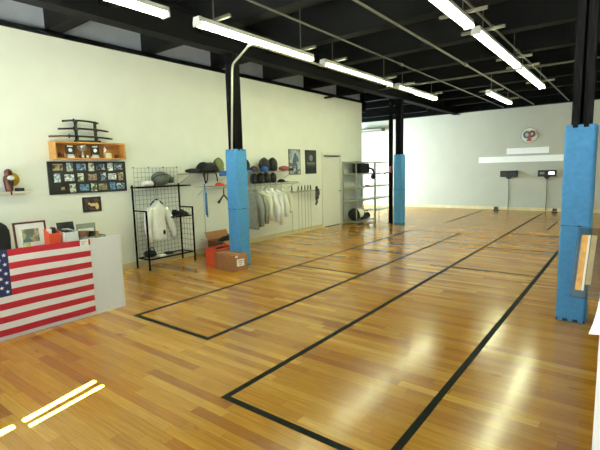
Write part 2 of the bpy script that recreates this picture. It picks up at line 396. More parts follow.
# columns
def column(x, y, z0, k=0):
    mb = MB(); w = .085
    mb.box(x-w, x+w, y-w, y-w+.016, z0, 3.56).box(x-w, x+w, y+w-.016, y+w, z0, 3.56).box(x-.012, x+.012, y-w, y+w, z0, 3.56)
    mb.box(x-w+.003, x+w-.003, y-.069, y+.069, z0, 3.56)
    return struct(mb.build('steel_column', M['black_steel']))
def pad(x, y, label):
    t = thing('column_padding', label, 'column padding', (x, y, 0), 0, 'blue foam padding round the columns')
    s = .135; gap = .088
    for i, (z0, z1) in enumerate(((.03, 1.0), (1.006, 1.985))):
        mb = MB()
        # square sleeve with rounded corners
        def ring(r, z, n=6, hw=s):
            out = []
            for cx, cy, a0 in ((1, 1, 0), (-1, 1, PI/2), (-1, -1, PI), (1, -1, 3*PI/2)):
                for q in range(n):
                    a = a0+PI/2*q/(n-1); out.append(Vector((x+cx*(hw-r)+r*math.cos(a), y+cy*(hw-r)+r*math.sin(a), z)))
            return out
        zs = [z0+(z1-z0)*q/8 for q in range(9)]
        rings = [ring(.03, z, hw=s-.0025*abs(math.sin(5*z+x))) for z in zs]
        inner = [ring(.012, z, hw=.098) for z in (z1, z0)]
        mb.loft(rings+inner+[rings[0]], cap=False)
        # jigsaw teeth along the top and bottom edges
        for side in range(4):
            for q in range(3):
                t0 = -s+.045+q*.09; w = .022
                for zz0, zz1 in ((z1-.001, z1+.028), (z0-.028, z0+.001)):
                    if (i == 0 and zz1 > .9) or (i == 1 and zz0 < 1.5): continue
                    if zz0 < .03 and zz0 < 0: zz0 = 0.002
                    off = .0 if zz0 > z0 else .0
                    if i == 1 and zz0 < z0 and zz0 > .5: continue
                    a, b = t0-w, t0+w; d0, d1 = s-.03, s-.004
                    if side == 0: mb.box(x+a, x+b, y-d1, y-d0, zz0, zz1)
                    if side == 1: mb.box(x+a, x+b, y+d0, y+d1, zz0, zz1)
                    if side == 2: mb.box(x-d1, x-d0, y+a, y+b, zz0, zz1)
                    if side == 3: mb.box(x+d0, x+d1, y+a, y+b, zz0, zz1)
        mb.build('lower_mat' if i == 0 else 'upper_mat', M['foam'], t)
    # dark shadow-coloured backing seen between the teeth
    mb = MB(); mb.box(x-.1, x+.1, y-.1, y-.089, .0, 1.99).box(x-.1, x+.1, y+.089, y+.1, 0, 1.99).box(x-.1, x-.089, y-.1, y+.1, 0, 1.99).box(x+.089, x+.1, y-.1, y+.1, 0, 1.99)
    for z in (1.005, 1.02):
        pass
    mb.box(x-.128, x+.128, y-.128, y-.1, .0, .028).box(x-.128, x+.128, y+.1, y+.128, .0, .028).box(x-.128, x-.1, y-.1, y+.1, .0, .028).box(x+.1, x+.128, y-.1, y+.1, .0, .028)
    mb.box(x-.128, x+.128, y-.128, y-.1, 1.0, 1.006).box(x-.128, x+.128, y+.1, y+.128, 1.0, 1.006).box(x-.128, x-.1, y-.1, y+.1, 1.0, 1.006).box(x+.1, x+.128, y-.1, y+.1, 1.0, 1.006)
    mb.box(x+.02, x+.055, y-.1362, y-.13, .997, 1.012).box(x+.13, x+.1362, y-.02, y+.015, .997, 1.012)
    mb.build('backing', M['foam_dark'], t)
for cx in COLX:
    for cy in COLY:
        if cx > -1 and cy > 6: continue
        column(cx, cy, 0.0)
pad(COLX[0], COLY[0], 'blue foam padding round the column beside the cardboard boxes')
pad(COLX[0], COLY[1], 'blue foam padding round the far column beside the wire shelving')
pad(COLX[1], COLY[0], 'blue foam padding round the big near column by the open door')
mb = MB(); mb.box(-5.665, -5.575, 11.69, 11.79, 0, 3.9).box(-5.70, -5.54, 11.66, 11.82, 0, .012)
struct(mb.build('steel_post', M['black_steel']))

# ------------------------------------------------------------------ floor tape
def tape(name_label, rects):
    mb = MB()
    for x0, x1, y0, y1 in rects: mb.box(x0, x1, y0, y1, 0.0005, .0022)
    return tag(mb.build('floor_tape_outline', M['tape']), name_label, 'floor tape')
w = .026
xa, xb, ya_, yb2 = -4.50, -3.24, 2.66, 10.62
tape('dark tape rectangle on the wood floor running past the blue column with boxes', [
    (xa-w, xa+w, ya_-w, yb2), (xb-w, xb+w, ya_-w, yb2), (xa+w, xb-w, ya_-w, ya_+w), (xa+w, xb-w, 5.74-.020, 5.74+.020),
    (xa+w, xb-w, 7.55-.020, 7.55+.020), (xa+w, xb-w, yb2-.028, yb2)])
xa, xb = -2.27, -1.0
tape('long dark tape rectangle on the wood floor starting nearest the doorway', [
    (xa-w, xa+w, 1.97, 16.2), (xb-w, xb+w, 1.97, 14.6), (xa+w, xb-w, 1.97, 1.97+2*w), (xa+w, xb-w, 6.955, 6.995), (xa+w, xb-w, 8.995, 9.04),
    (xa+w, xb-w, 11.09, 11.135), (xa+w, xb-w, 14.57, 14.6)])
tape('short faint dark tape line on the floor close to the far wall', [(-4.24, -4.20, 12.4, 16.4)])
tape('short dark tape line on the floor just behind the big near column', [(-1.59, -1.55, 12.1, 13.9)])

# ------------------------------------------------------------------ ceiling lights
def light_fixture(x, y0, y1, z, label, tubes=1, first={}):
    t = thing('fluorescent_light', label, 'ceiling light', (x, (y0+y1)/2, z), 0, 'fluorescent strip lights under the black ceiling')
    mb = MB(); mb.prism([(-.065, .0), (.065, 0), (.05, .06), (-.05, .06)], (x, y0, z), (1, 0, 0), (0, 0, 1), (0, y1-y0, 0)); mb.build('housing', M['fixture'], t)
    for s in (-1, 1):
        for q in range(tubes):
            L = (y1-y0)/tubes; a = y0+q*L+.03; b = y0+(q+1)*L-.03
            o = MB(); o.tube([(x+s*.038, a, z-.026), (x+s*.038, b, z-.026)], .019, 10); o.build('tube', TUBE, t, True)
    for yy in (y0, y1-.03):
        o = MB(); o.box(x-.066, x+.066, yy, yy+.03, z-.05, z+.0); o.build('end_cap', M['fixture'], t)
    for f in (.12, .88):
        yy = y0+(y1-y0)*f
        o = MB(); o.box(x-.30, x+.30, yy-.02, yy+.02, z+.062, z+.10); o.tube([(x, yy, z+.10), (x, yy, ZD)], .008, 6); o.build('hanger_strut', M['pipe'], t)
    return t
ZL = 3.5
light_fixture(-4.44, .95, 3.30, ZL, 'lit strip light nearest the desk, cut off by the top of the picture')
light_fixture(-4.40, 3.70, 6.14, ZL, 'long lit strip light in front of the column with boxes')
light_fixture(-4.42, 6.50, 9.20, ZL, 'lit strip light above the long wall hung with jackets')
light_fixture(-4.40, 9.50, 11.95, ZL, 'lit strip light just before the far blue column, with a seam halfway', 2)
light_fixture(-1.83, 3.70, 6.20, ZL, 'first lit strip light of the near column row, cut off by the picture')
light_fixture(-1.83, 6.50, 9.25, ZL, 'second lit strip light of the row on the big near column side')
light_fixture(-1.84, 9.45, 12.20, ZL, 'third lit strip light of the row, ending short of the far wall', 2)
light_fixture(-3.04, 12.0, 14.5, ZL, 'single lit strip light between the two rows, close to the far wall')

# pipes and conduits
def pipe(name, pts, r, mat, label, cat, couplings=()):
    mb = MB(); mb.tube(pts, r, 8)
    o = tag(mb.build(name, M[mat], smooth=True), label, cat)
    for p, q in couplings:
        c = MB(); c.tube([p, q], r*1.9, 10); c.build('coupling', M[mat], o, True)
    return o
def arc(pts, n=5, r=.18):
    out = [Vector(pts[0])]
    for a, b, c in zip(pts, pts[1:], pts[2:]):
        a, b, c = map(Vector, (a, b, c)); p = b+(a-b).normalized()*r; q = b+(c-b).normalized()*r
        for i in range(n+1):
            t = i/n; out.append((1-t)**2*p+2*t*(1-t)*b+t*t*q)
    out.append(Vector(pts[-1])); return out
pipe('electrical_conduit', arc([(-5.335, 5.105, 2.0), (-5.24, 5.105, 3.36), (-4.34, 4.60, 3.41), (-4.28, 10.2, 3.40)], 6, .13), .017, 'conduit',
     'pale conduit climbing the column with boxes and bending under the strip lights', 'conduit')
pipe('sprinkler_pipe', [(-3.66, .2, 3.62), (-3.66, 16.5, 3.62)], .014, 'pipe', 'thin steel pipe running lengthwise beside the strip lights over the long wall', 'pipe',
     [((-3.66, 8.0, 3.62), (-3.66, 8.16, 3.62))])
pipe('sprinkler_pipe', [(-2.72, .2, 3.62), (-2.72, 16.5, 3.62)], .017, 'pipe', 'thin steel pipe along the middle of the ceiling with one pale fitting', 'pipe',
     [((-2.72, 8.9, 3.62), (-2.72, 9.1, 3.62))])
pipe('sprinkler_pipe', [(-1.72, .2, 3.63), (-1.72, 16.5, 3.63)], .016, 'pipe', 'thin steel pipe beside the strip lights on the near column side', 'pipe',
     [((-1.72, y, 3.63), (-1.72, y+.14, 3.63)) for y in (6.9, 8.6, 10.2)])
pipe('sprinkler_pipe', [(-6.7, 10.45, 3.66), (XR, 10.45, 3.66)], .02, 'pipe', 'dark pipe crossing the ceiling from the long wall towards the near column', 'pipe')
pipe('sprinkler_pipe', [(-6.75, 10.0, 3.57), (-5.55, 10.0, 3.57)], .028, 'black_steel', 'short black pipe stub sticking out of the long wall near its end', 'pipe')
mb = MB(); mb.prism([(0, 0), (.30, .0), (.36, .10), (0, .14)], (-9.5, YB-.001, 3.17), (0, -1, 0), (0, 0, 1), (1.1, 0, 0)); t = tag(mb.build('wall_vent', M['pipe']), 'dark grey vent box high on the far wall beyond the long wall end', 'vent')
o = MB()
for i in range(5): o.box(-9.45+.0, -8.45, YB-.325-.004*i, YB-.315, 3.19+.018*i, 3.198+.018*i)
o.build('grille', M['black_steel'], t)
for yb in (1.9, 3.95, 5.4, 7.0):
    pass

# ------------------------------------------------------------------ reception desk and what is on it
DXP = -4.95
t = thing('reception_desk', 'white reception desk with a flag hung on its tall front panel', 'desk', (-5.4, 1.7, 0))
MB().box(DXP-.03, DXP, .55, 2.79, 0.0, .905, bev=.004).build('front_panel', M['desk_white'], t)
MB().box(-5.85, DXP-.031, .6, 2.70, .71, .745, bev=.004).build('desk_top', M['desk_wood'], t)
for y in (.62, 2.64): MB().box(-5.82, DXP-.04, y, y+.03, 0, .71).build('side_panel', M['desk_white'], t)
# flag: hoist Y 1.03, fly end Y 2.40, 13 stripes, canton with stars
def flag():
    t = thing('flag', 'striped red and white flag with blue starred canton hung on the desk front', 'flag', (DXP+.012, 1.7, .04))
    Y0, Y1, Z0, Z1 = 1.0, 2.41, .045, .912; X = DXP+.008
    def surf(mb, y0, y1, z0, z1, m, d=.004, ny=14):
        def px(y, z): return X+d+.003*math.sin(y*9+z*3)+.003*math.sin(z*11+y*4)
        def sk(y, z): return z+.006*math.sin(y*4.5)*(z-Z0)/(Z1-Z0)
        for i in range(ny):
            ya, yb = y0+(y1-y0)*i/ny, y0+(y1-y0)*(i+1)/ny
            vs = [(px(ya, z0), ya, sk(ya, z0)), (px(yb, z0), yb, sk(yb, z0)), (px(yb, z1), yb, sk(yb, z1)), (px(ya, z1), ya, sk(ya, z1))]
            vs += [(v[0]-.004, v[1], v[2]) for v in vs]
            mb._faces(vs, [(0, 1, 2, 3), (7, 6, 5, 4), (0, 4, 5, 1), (2, 6, 7, 3), (1, 5, 6, 2), (3, 7, 4, 0)], m)
    h = (Z1-Z0)/13; YC = 1.575
    st = MB()
    for i in range(13):
        z1 = Z1-i*h; surf(st, YC if i < 7 else Y0, Y1, z1-h, z1, i % 2)
    st.build('stripes', [M['flag_red'], M['flag_white']], t)
    ca = MB(); surf(ca, Y0, YC, Z1-7*h, Z1, 0); ca = ca.build('canton', M['flag_blue'], t)
    ss = MB(); ch = 7*h; cw = YC-Y0
    for r in range(9):
        for c in range(6 if r % 2 == 0 else 5):
            yy = Y0+cw*((c+.5)/6 if r % 2 == 0 else (c+1)/6)+.01; zz = Z1-ch*(r+1)/10
            poly = []
            for k in range(10):
                a = PI/2+k*PI/5; rr = .021 if k % 2 == 0 else .0085
                poly.append((rr*math.cos(a), rr*math.sin(a)))
            ss.prism(poly, (X+.009+.003*math.sin(yy*9+zz*3)+.003*math.sin(zz*11+yy*4)-.004, yy, zz), (0, 1, 0), (0, 0, 1), (.0025, 0, 0))
    ss.build('stars', M['flag_white'], ca)
flag()
t = tag(MB().box(DXP+.0185, DXP+.0215, 2.29, 2.385, .80, .915).build('paper_tag', M['paper']), 'small white printed tag at the upper corner of the flag', 'tag')
o = MB()
for i in range(3): o.box(DXP+.0213, DXP+.0221, 2.305, 2.36-.012*i, .885-.016*i, .891-.016*i)
o.build('print', M['paper_print'], t)

# framed picture leaning on the desk
t = thing('picture_frame', 'dark red framed picture with white mat standing on the desk', 'picture frame', (-5.62, 2.03, .75))
def lean_rect(mb, y0, y1, z0, z1, x, d, lean=.12, m=0):
    s = lambda z: x-(z-.75)*lean
    vs = [(s(z0)+a, y, z0) for a in (0, d) for y in (y0, y1)]+[(s(z1)+a, y, z1) for a in (0, d) for y in (y0, y1)]
    mb._faces(vs, [(0, 1, 5, 4), (2, 6, 7, 3), (0, 4, 6, 2), (1, 3, 7, 5), (4, 5, 7, 6), (0, 2, 3, 1)], m)
FY0, FY1, FZ0, FZ1 = 1.865, 2.215, .75, 1.115
mb = MB(); e = .02
lean_rect(mb, FY0, FY1, FZ0, FZ0+e, -5.58, .02); lean_rect(mb, FY0, FY1, FZ1-e, FZ1, -5.58, .02); lean_rect(mb, FY0, FY0+e, FZ0+e, FZ1-e, -5.58, .02); lean_rect(mb, FY1-e, FY1, FZ0+e, FZ1-e, -5.58, .02)
mb.build('frame', M['mahogany'], t)
mb = MB(); lean_rect(mb, FY0+e, FY1-e, FZ0+e, FZ1-e, -5.58, .01); mb.build('mat_board', M['paper'], t)
mb = MB(); lean_rect(mb, FY0+.085, FY1-.085, FZ0+.125, FZ1-.085, -5.579, .012); mb.build('print', photo_mat('landscape_print', ['#3f4f48', '#7f9186', '#b9a77c', '#5d7f86', '#6b6d58'], 6, 3), t)
mb = MB(); mb.tube([(-5.63, 2.03, 1.02), (-5.74, 2.03, .752)], .008, 6); mb.build('easel_leg', M['mahogany'], t)
# cup, papers
mb = MB(); mb.lathe([(.03, 0), (.034, .01), (.038, .16), (.034, .16), (.03, .02)], (-5.35, 1.90, .746), 16)
tag(mb.build('drinking_cup', pm('amber_cup', '#a8b27c', .25, var=.1), smooth=True), 'small pale green cup standing before the framed picture on the desk', 'cup')
mb = MB()
for i in range(4): mb.obox((-5.22, 2.02, .749+.03*i+.012), (.10, .01*i, 0), (-.004*i, .15, 0), (0, 0, .012))
tag(mb.build('paper_stack', M['paper_beige']), 'beige stack of papers lying low behind the desk front', 'papers')
# orange folder box, white magazine file, black laptop
t = thing('storage_box', 'orange red open box holding files on the desk', 'box', (-5.42, 2.19, .745))
mb = MB()
for y in (2.115, 2.235): mb.prism([(0, 0), (.13, 0), (.13, .235), (0, .285)], (-5.42, y, .746), (1, 0, 0), (0, 0, 1), (0, .012, 0))
mb.box(-5.302, -5.29, 2.127, 2.235, .746, .98).box(-5.42, -5.408, 2.127, 2.235, .746, 1.03).box(-5.408, -5.302, 2.127, 2.235, .746, .756)
mb.build('body', M['orange'], t)
for m, y, z, l in [('paper', 2.14, 1.03, 'slim white file standing in the orange box on the desk'), ('black_plastic', 2.185, 1.045, 'slim black file standing in the orange box on the desk')]:
    tag(MB().box(-5.405, -5.32, y, y+.022, .757, z).build('file_folder', M[m]), l, 'folder')
t = thing('magazine_file', 'white slanted magazine file beside the orange box', 'magazine file', (-5.4, 2.35, .745))
mb = MB(); P = [(-.13, 0), (.13, 0), (.13, .23), (-.13, .25)]
for y in (2.27, 2.42): mb.prism(P, (-5.38, y, .746), (1, 0, 0), (0, 0, 1), (0, .01, 0))
mb.box(-5.26, -5.25, 2.28, 2.42, .746, .975).box(-5.51, -5.5, 2.28, 2.42, .746, .995).box(-5.5, -5.26, 2.28, 2.42, .746, .756)
mb.build('body', M['paper'], t)
for y, m, z, l in ((2.30, 'black_plastic', 1.0, 'black folder standing in the white magazine file, nearer the orange box'), (2.36, 'slate', .99, 'slate blue folder standing in the white magazine file')):
    tag(MB().box(-5.49, -5.31, y, y+.03, .757, z).build('file_folder', M[m]), l, 'folder')
t = thing('laptop', 'black laptop propped open behind the white magazine file', 'laptop', (-5.7, 2.48, .745))
mb = MB(); lean_rect(mb, 2.36, 2.56, .765, 1.06, -5.60, .018, .2); mb.build('screen_lid', M['black_plastic'], t)
MB().box(-5.62, -5.55, 2.36, 2.53, .746, .764).build('keyboard_base', M['black_plastic'], t)
# grey tray stand with clutter
t = thing('desk_tray', 'grey green upright letter tray with clutter at the desk end', 'letter tray', (-5.25, 2.55, .745))
mb = MB(); a0, a1, b0, b1 = -5.38, -5.12, 2.47, 2.70
mb.box(a0, a0+.02, b0, b1, .746, .80).box(a0, a0+.02, b0, b0+.012, .80, 1.045).box(a0, a0+.02, b1-.012, b1, .80, 1.045).box(a0, a0+.02, b0+.012, b1-.012, .985, 1.045)
mb.box(a0+.02, a1, b0, b0+.01, .746, .91).box(a0+.02, a1, b1-.01, b1, .746, .91).box(a0+.02, a1, b0+.01, b1-.01, .746, .756).box(a0+.02, a1, b0+.01, b1-.01, .89, .90)
mb.build('tray_body', M['green_tray'], t)
for i, (y, m, z) in enumerate(((2.475, 'cardboard_dark', .97), (2.535, 'black_plastic', .965), (2.60, 'cardboard', .955))):
    o = MB(); o.obox((-5.24, y, .902+(z-.901)/2), (.07, .02, .0), (0, .018, 0), (0, .006, (z-.901)/2))
    tag(o.build('notebook', M[m]), ['dark brown notebook leaning in the grey letter tray', 'black notebook leaning in the grey letter tray', 'light brown notepad standing in the grey letter tray'][i], 'notebook')
tag(MB().obox((-5.10, 2.72, .912), (.09, 0, 0), (0, .05, .004), (0, 0, .006)).build('clipboard', M['mask_trim']), 'dark clipboard lying on top of the desk front panel end', 'clipboard') if False else None
# office chair
t = thing('office_chair', 'black office chair with rounded back behind the desk', 'office chair', (-6.25, 1.87, 0))
mb = MB()
rings = []
for z, w_, d in ((.62, .19, .03), (.70, .225, .04), (.85, .235, .045), (.95, .23, .045), (1.02, .20, .04), (1.06, .15, .03), (1.085, .06, .015)):
    rings.append([Vector((-6.42+d*math.sin(a)*.9-.05*(z-.6), 1.87+w_*math.cos(a), z)) for a in [2*PI*k/20 for k in range(20)]])
mb.loft(rings); mb.build('backrest', M['chair_fabric'], t, True)
MB().box(-6.40, -5.98, 1.64, 2.10, .46, .54, bev=.03).build('seat', M['chair_fabric'], t)
MB().tube([(-6.2, 1.87, .06), (-6.2, 1.87, .46)], .03).build('gas_post', M['black_plastic'], t, True)
mb = MB()
for k in range(5):
    a = 2*PI*k/5+.3; mb.tube([(-6.2, 1.87, .11), (-6.2+.27*math.cos(a), 1.87+.27*math.sin(a), .07)], [.03, .018])
    mb.ball((-6.2+.27*math.cos(a), 1.87+.27*math.sin(a), .03), .03, u=10, v=8)
mb.build('star_base', M['black_plastic'], t, True)
MB().tube([(-6.3, 1.87, .47), (-6.42, 1.87, .5), (-6.43, 1.87, .75)], .02).build('back_support', M['black_plastic'], t, True)

# ------------------------------------------------------------------ long wall: shelf with figure, oak box shelf, swords, frames
t = thing('wall_shelf', 'narrow white wall shelf carrying the small figure', 'shelf', (XW, 2.1, 1.44))
MB().box(XW+.001, XW+.17, 1.55, 2.52, 1.42, 1.445).build('board', M['white_trim'], t)
MB().box(XW+.001, XW+.02, 1.6, 2.48, 1.385, 1.42).build('batten', M['white_trim'], t)
t = thing('figurine', 'small brown figure with yellow disc on the white wall shelf', 'figurine', (XW+.08, 2.28, 1.445))
mb = MB(); mb.lathe([(.04, 0), (.048, .02), (.052, .08), (.062, .15), (.055, .2), (.03, .23)], (XW+.08, 2.26, 1.446), 16); mb.build('body', M['bronze'], t, True)
MB().ball((XW+.085, 2.265, 1.70), (.05, .05, .055)).build('head', M['bronze'], t, True)
MB().ball((XW+.135, 2.275, 1.63), (.028, .045, .035)).build('face', M['paper'], t, True)
mb = MB(); mb.lathe([(.001, -.006), (.095, -.006), (.095, .006), (.001, .006)], (XW+.03, 2.32, 1.61), 24, axis='x'); mb.build('disc', M['brass'], t, True)
MB().box(XW+.06, XW+.16, 2.33, 2.42, 1.446, 1.49, bev=.008).build('stand', M['black_plastic'], t)
mb = MB(); mb.tube([(XW+.15, 2.24, 1.60), (XW+.18, 2.24, 1.52), (XW+.18, 2.25, 1.40)], [.02, .016, .01]); mb.build('tail', M['bronze'], t, True)

BY0, BY1, BZ0, BZ1 = 2.85, 3.955, 1.885, 2.145; BX = XW+.20
t = thing('display_box_shelf', 'golden oak open box shelf hung above the photo collage', 'shelf', (XW, 3.46, BZ0))
MB().box(XW+.001, XW+.014, BY0+.02, BY1-.02, BZ0+.02, BZ1-.02).build('back_board', M['oak_dark'], t)
MB().box(XW+.001, BX, BY0, BY1, BZ0, BZ0+.02).build('bottom_board', M['oak'], t)
MB().box(XW+.001, BX, BY0, BY1, BZ1-.02, BZ1).build('top_board', M['oak'], t)
MB().box(XW+.001, BX, BY0, BY0+.02, BZ0+.02, BZ1-.02).build('end_board', M['oak'], t)
MB().box(XW+.001, BX, BY1-.02, BY1, BZ0+.02, BZ1-.02).build('end_board', M['oak'], t)
zb0 = BZ0+.0205
def card(y, l):
    t = thing('plaque', l, 'plaque', (XW+.14, y, zb0))
    MB().box(XW+.135, XW+.15, y-.065, y+.065, zb0+.03, zb0+.19).build('panel', M['black_plastic'], t)
    mb = MB(); mb.lathe([(.001, 0), (.028, 0), (.028, .004), (.001, .004)], (XW+.15, y, zb0+.115), 14, axis='x'); mb.box(XW+.15, XW+.153, y-.05, y+.05, zb0+.035, zb0+.05); mb.box(XW+.15, XW+.153, y-.04, y+.04, zb0+.165, zb0+.18)
    mb.build('emblem', M['paper'], t)
    MB().box(XW+.12, XW+.165, y-.05, y+.05, zb0, zb0+.03).build('foot', M['paper'], t)
card(3.09, 'black plaque with white disc in the oak shelf, nearer the figure')
card(3.47, 'black plaque with white disc in the oak shelf, beside the wooden model')
t = thing('trophy', 'silver trophy cup between the two black plaques in the oak shelf', 'trophy', (XW+.12, 3.29, zb0))
MB().box(XW+.08, XW+.16, 3.24, 3.34, zb0, zb0+.04).build('plinth', M['black_plastic'], t)
mb = MB(); mb.lathe([(.03, .04), (.012, .06), (.012, .10), (.035, .12), (.045, .17), (.05, .20), (.046, .2), (.03, .13)], (XW+.12, 3.29, zb0), 16); mb.build('cup', M['silver'], t, True)
for s in (-1, 1): MB().tube(arc([(XW+.12, 3.29+s*.042, zb0+.18), (XW+.12, 3.29+s*.085, zb0+.165), (XW+.12, 3.29+s*.035, zb0+.11)], 5, .03), .006, 6).build('handle', M['silver'], t, True)
for y, l in ((3.26, 'small pale ball before the trophy, nearer the figure'), (3.33, 'small pale ball before the trophy, nearer the wooden model')):
    tag(MB().ball((XW+.178, y, zb0+.022), .021, u=12, v=8).build('small_ball', M['paper'], smooth=True), l, 'ball')
t = thing('wooden_model', 'small pale wooden house model in the oak shelf', 'model house', (XW+.12, 3.68, zb0))
MB().box(XW+.09, XW+.16, 3.63, 3.73, zb0, zb0+.08).build('house', M['wood_trim'], t)
mb = MB(); mb.prism([(-.06, 0), (.06, 0), (0, .06)], (XW+.085, 3.68, zb0+.08), (0, 1, 0), (0, 0, 1), (.08, 0, 0)); mb.build('roof', M['oak_dark'], t)
mb = MB(); mb.box(XW+.11, XW+.14, 3.625, 3.655, zb0+.08, zb0+.15); mb.lathe([(.018, .15), (.001, .185)], (XW+.125, 3.64, zb0), 8); mb.build('steeple', M['paper'], t)
tag(MB().lathe([(.025, 0), (.03, .05), (.012, .06), (.012, .08), (.003, .08)], (XW+.12, 2.95, zb0), 14).build('small_vase', M['bronze'], smooth=True), 'small brown vase at the figure end of the oak shelf', 'vase')
tag(MB().lathe([(.03, 0), (.034, .03), (.03, .06), (.003, .062)], (XW+.12, 3.84, zb0), 14).build('small_jar', M['bronze'], smooth=True), 'small brown jar at the far end of the oak shelf', 'jar')
tag(MB().box(XW+.09, XW+.15, 3.0, 3.03, zb0, zb0+.07).build('small_box', M['oak_dark']), 'tiny brown box beside the vase in the oak shelf', 'box')

# sword stand and three curved swords
SX = XW+.11
t = thing('sword_stand', 'black tiered stand on the oak shelf holding three curved swords', 'sword stand', (SX, 3.42, BZ1))
mb = MB(); mb.box(SX-.06, SX+.06, 3.20, 3.57, BZ1+.001, BZ1+.03, bev=.006); mb.build('base', M['saya'], t)
SW = [(2.22, 2.82, 3.79, .0), (2.335, 2.96, 3.73, .0), (2.455, 3.03, 3.58, 0)]
for y in (3.23, 3.53):
    mb = MB(); mb.box(SX-.03, SX-.008, y-.02, y+.02, BZ1+.03, 2.475)
    for z, *_ in SW: mb.box(SX-.008, SX+.028, y-.012, y+.012, z-.03, z-.017).box(SX+.018, SX+.028, y-.012, y+.012, z-.017, z+.0)
    mb.build('upright', M['saya'], t)
for i, (z, y0, y1, _) in enumerate(SW):
    l = ['longest curved sword with brown grip on the lowest rung of the stand', 'black curved sword on the middle rung of the stand', 'shortest black curved sword on the top rung of the stand'][i]
    t = thing('katana', l, 'sword', (SX, (y0+y1)/2, z-.03), 0, 'curved swords on the black stand')
    yg = y0+(y1-y0)*.30; cur = lambda y: z+.012+.022*(1-((y-(y0+y1)/2)/((y1-y0)/2))**2)-.02
    pts = [(SX+.005, yg+(y1-yg)*k/10, cur(yg+(y1-yg)*k/10)) for k in range(11)]
    MB().tube(pts, [.0155]*10+[.012], 8).build('scabbard', M['saya'], t, True)
    pts = [(SX+.005, y0+(yg-y0)*k/5, cur(y0+(yg-y0)*k/5)) for k in range(6)]
    MB().tube(pts, .0145, 8).build('handle', M['tsuka'] if i == 0 else M['saya'], t, True)
    MB().lathe([(.001, -.004), (.03, -.004), (.03, .004), (.001, .004)], (SX+.005, yg, cur(yg)), 16, axis='y').build('guard', M['black_frame'], t, True)

# photo collage
FY0, FY1, FZ0, FZ1 = 2.80, 4.03, 1.365, 1.855
t = thing('photo_collage', 'large black framed board of small photos in three rows under the oak shelf', 'photo frame', (XW, 3.43, FZ0))
MB().box(XW+.001, XW+.02, FY0, FY1, FZ0, FZ1).build('board', M['black_frame'], t)
mb = MB(); mb.box(XW+.02, XW+.03, FY0, FY1, FZ0, FZ0+.015).box(XW+.02, XW+.03, FY0, FY1, FZ1-.015, FZ1).box(XW+.02, XW+.03, FY0, FY0+.015, FZ0+.015, FZ1-.015).box(XW+.02, XW+.03, FY1-.015, FY1, FZ0+.015, FZ1-.015)
mb.build('frame', M['black_frame'], t)
PAL = [['#8d8567', '#6a624c', '#b3a67c', '#3b3a34'], ['#c9d6da', '#8ea4b0', '#e6ebe8', '#5f6f78'], ['#3f6b94', '#6f9ac0', '#2c4a66', '#9fb9cd'], ['#b9c3a8', '#dfe3d6', '#7d8a70', '#50563f'],
       ['#33414f', '#6a7f92', '#1c242c', '#a5b3bd'], ['#d4dce0', '#9fb5c2', '#f0f3f1', '#7e8b8b'], ['#5d7286', '#8397a9', '#2f3c48', '#c6cfd2'], ['#7d6a5a', '#a9927c', '#4a3f38', '#cdbfae']]
# (col 0..1, row 0..2, portrait?, palette)
PH = [(.115, 0, 0, 0), (.258, 0, 1, 1), (.40, 0, 0, 2), (.53, 0, 1, 3), (.655, 0, 0, 4), (.785, 0, 1, 5), (.90, 0, 0, 6),
      (.10, 1, 1, 1), (.245, 1, 0, 5), (.385, 1, 1, 3), (.535, 1, 0, 7), (.68, 1, 1, 6), (.805, 1, 0, 5), (.925, 1, 1, 7),
      (.275, 2, 1, 3), (.42, 2, 0, 2), (.545, 2, 1, 3), (.665, 2, 0, 0), (.80, 2, 1, 2), (.915, 2, 0, 6), (.155, 2, 2, 7)]
for i, (u, r, po, pal) in enumerate(PH):
    y = FY0+u*(FY1-FY0); z = FZ1-.085-r*.16
    hw, hh = ((.07, .05), (.045, .065), (.025, .022))[po]
    MB().box(XW+.02, XW+.023, y-hw, y+hw, z-hh, z+hh).build('photo', photo_mat('photo_print_%d' % i, PAL[pal], 13, i+1), t)
t = thing('small_poster', 'small dark framed picture of a pale figure below the photo collage', 'picture', (XW, 3.42, 1.06))
MB().box(XW+.001, XW+.02, 3.27, 3.565, 1.06, 1.295).build('frame', M['black_frame'], t)
pr_ = MB().box(XW+.02, XW+.023, 3.30, 3.535, 1.085, 1.27).build('print', photo_mat('dark_print', ['#1d1618', '#2a1e1f', '#58403a'], 14, 5), t)
mb = MB(); mb.ball((XW+.024, 3.43, 1.17), (.003, .055, .025), u=12, v=8).ball((XW+.024, 3.49, 1.145), (.003, .03, .055), u=12, v=8).ball((XW+.024, 3.37, 1.19), (.003, .02, .018), u=12, v=8)
mb.build('figure', M['paper_beige'], pr_, True)

# ------------------------------------------------------------------ gridwall display rack with mask, towel, jacket, shoes, bag
RX0, RX1, RY0, RY1 = -6.77, -6.40, 4.10, 5.06
t = thing('display_rack', 'black wire grid display rack standing against the white wall', 'rack', (-6.58, 4.58, 0))
def leg(x, y, z): MB().box(x-.0115, x+.0115, y-.0115, y+.0115, 0, z).build('leg', M['black_steel'], t)
leg(RX0, RY0, 1.45); leg(RX0, RY1, 1.45); leg(RX1, RY0, 1.0); leg(RX1, RY1, 1.0)
for y in (RY0, RY1): MB().box(RX0+.0116, RX1+.0115, y-.0115, y+.0115, 1.001, 1.022).build('side_arm', M['black_steel'], t)
mb = MB(); gx = RX0-.02; GY0 = RY0+.06
n = 12
for i in range(n+1): y = GY0+(RY1-GY0)*i/n; mb.tube([(gx, y, .16), (gx, y, 1.74)], .0024, 5)
for i in range(21): z = .16+1.58*i/20; mb.tube([(gx, GY0, z), (gx, RY1, z)], .0024, 5)
for i in range(4): mb.ball((gx, GY0+(RY1-GY0)*(i*.333), 1.75), .012, u=8, v=6)
mb.build('wire_grid', pm('dark_wire', '#5a615c', .4, metal=.5), t)
mb = MB()
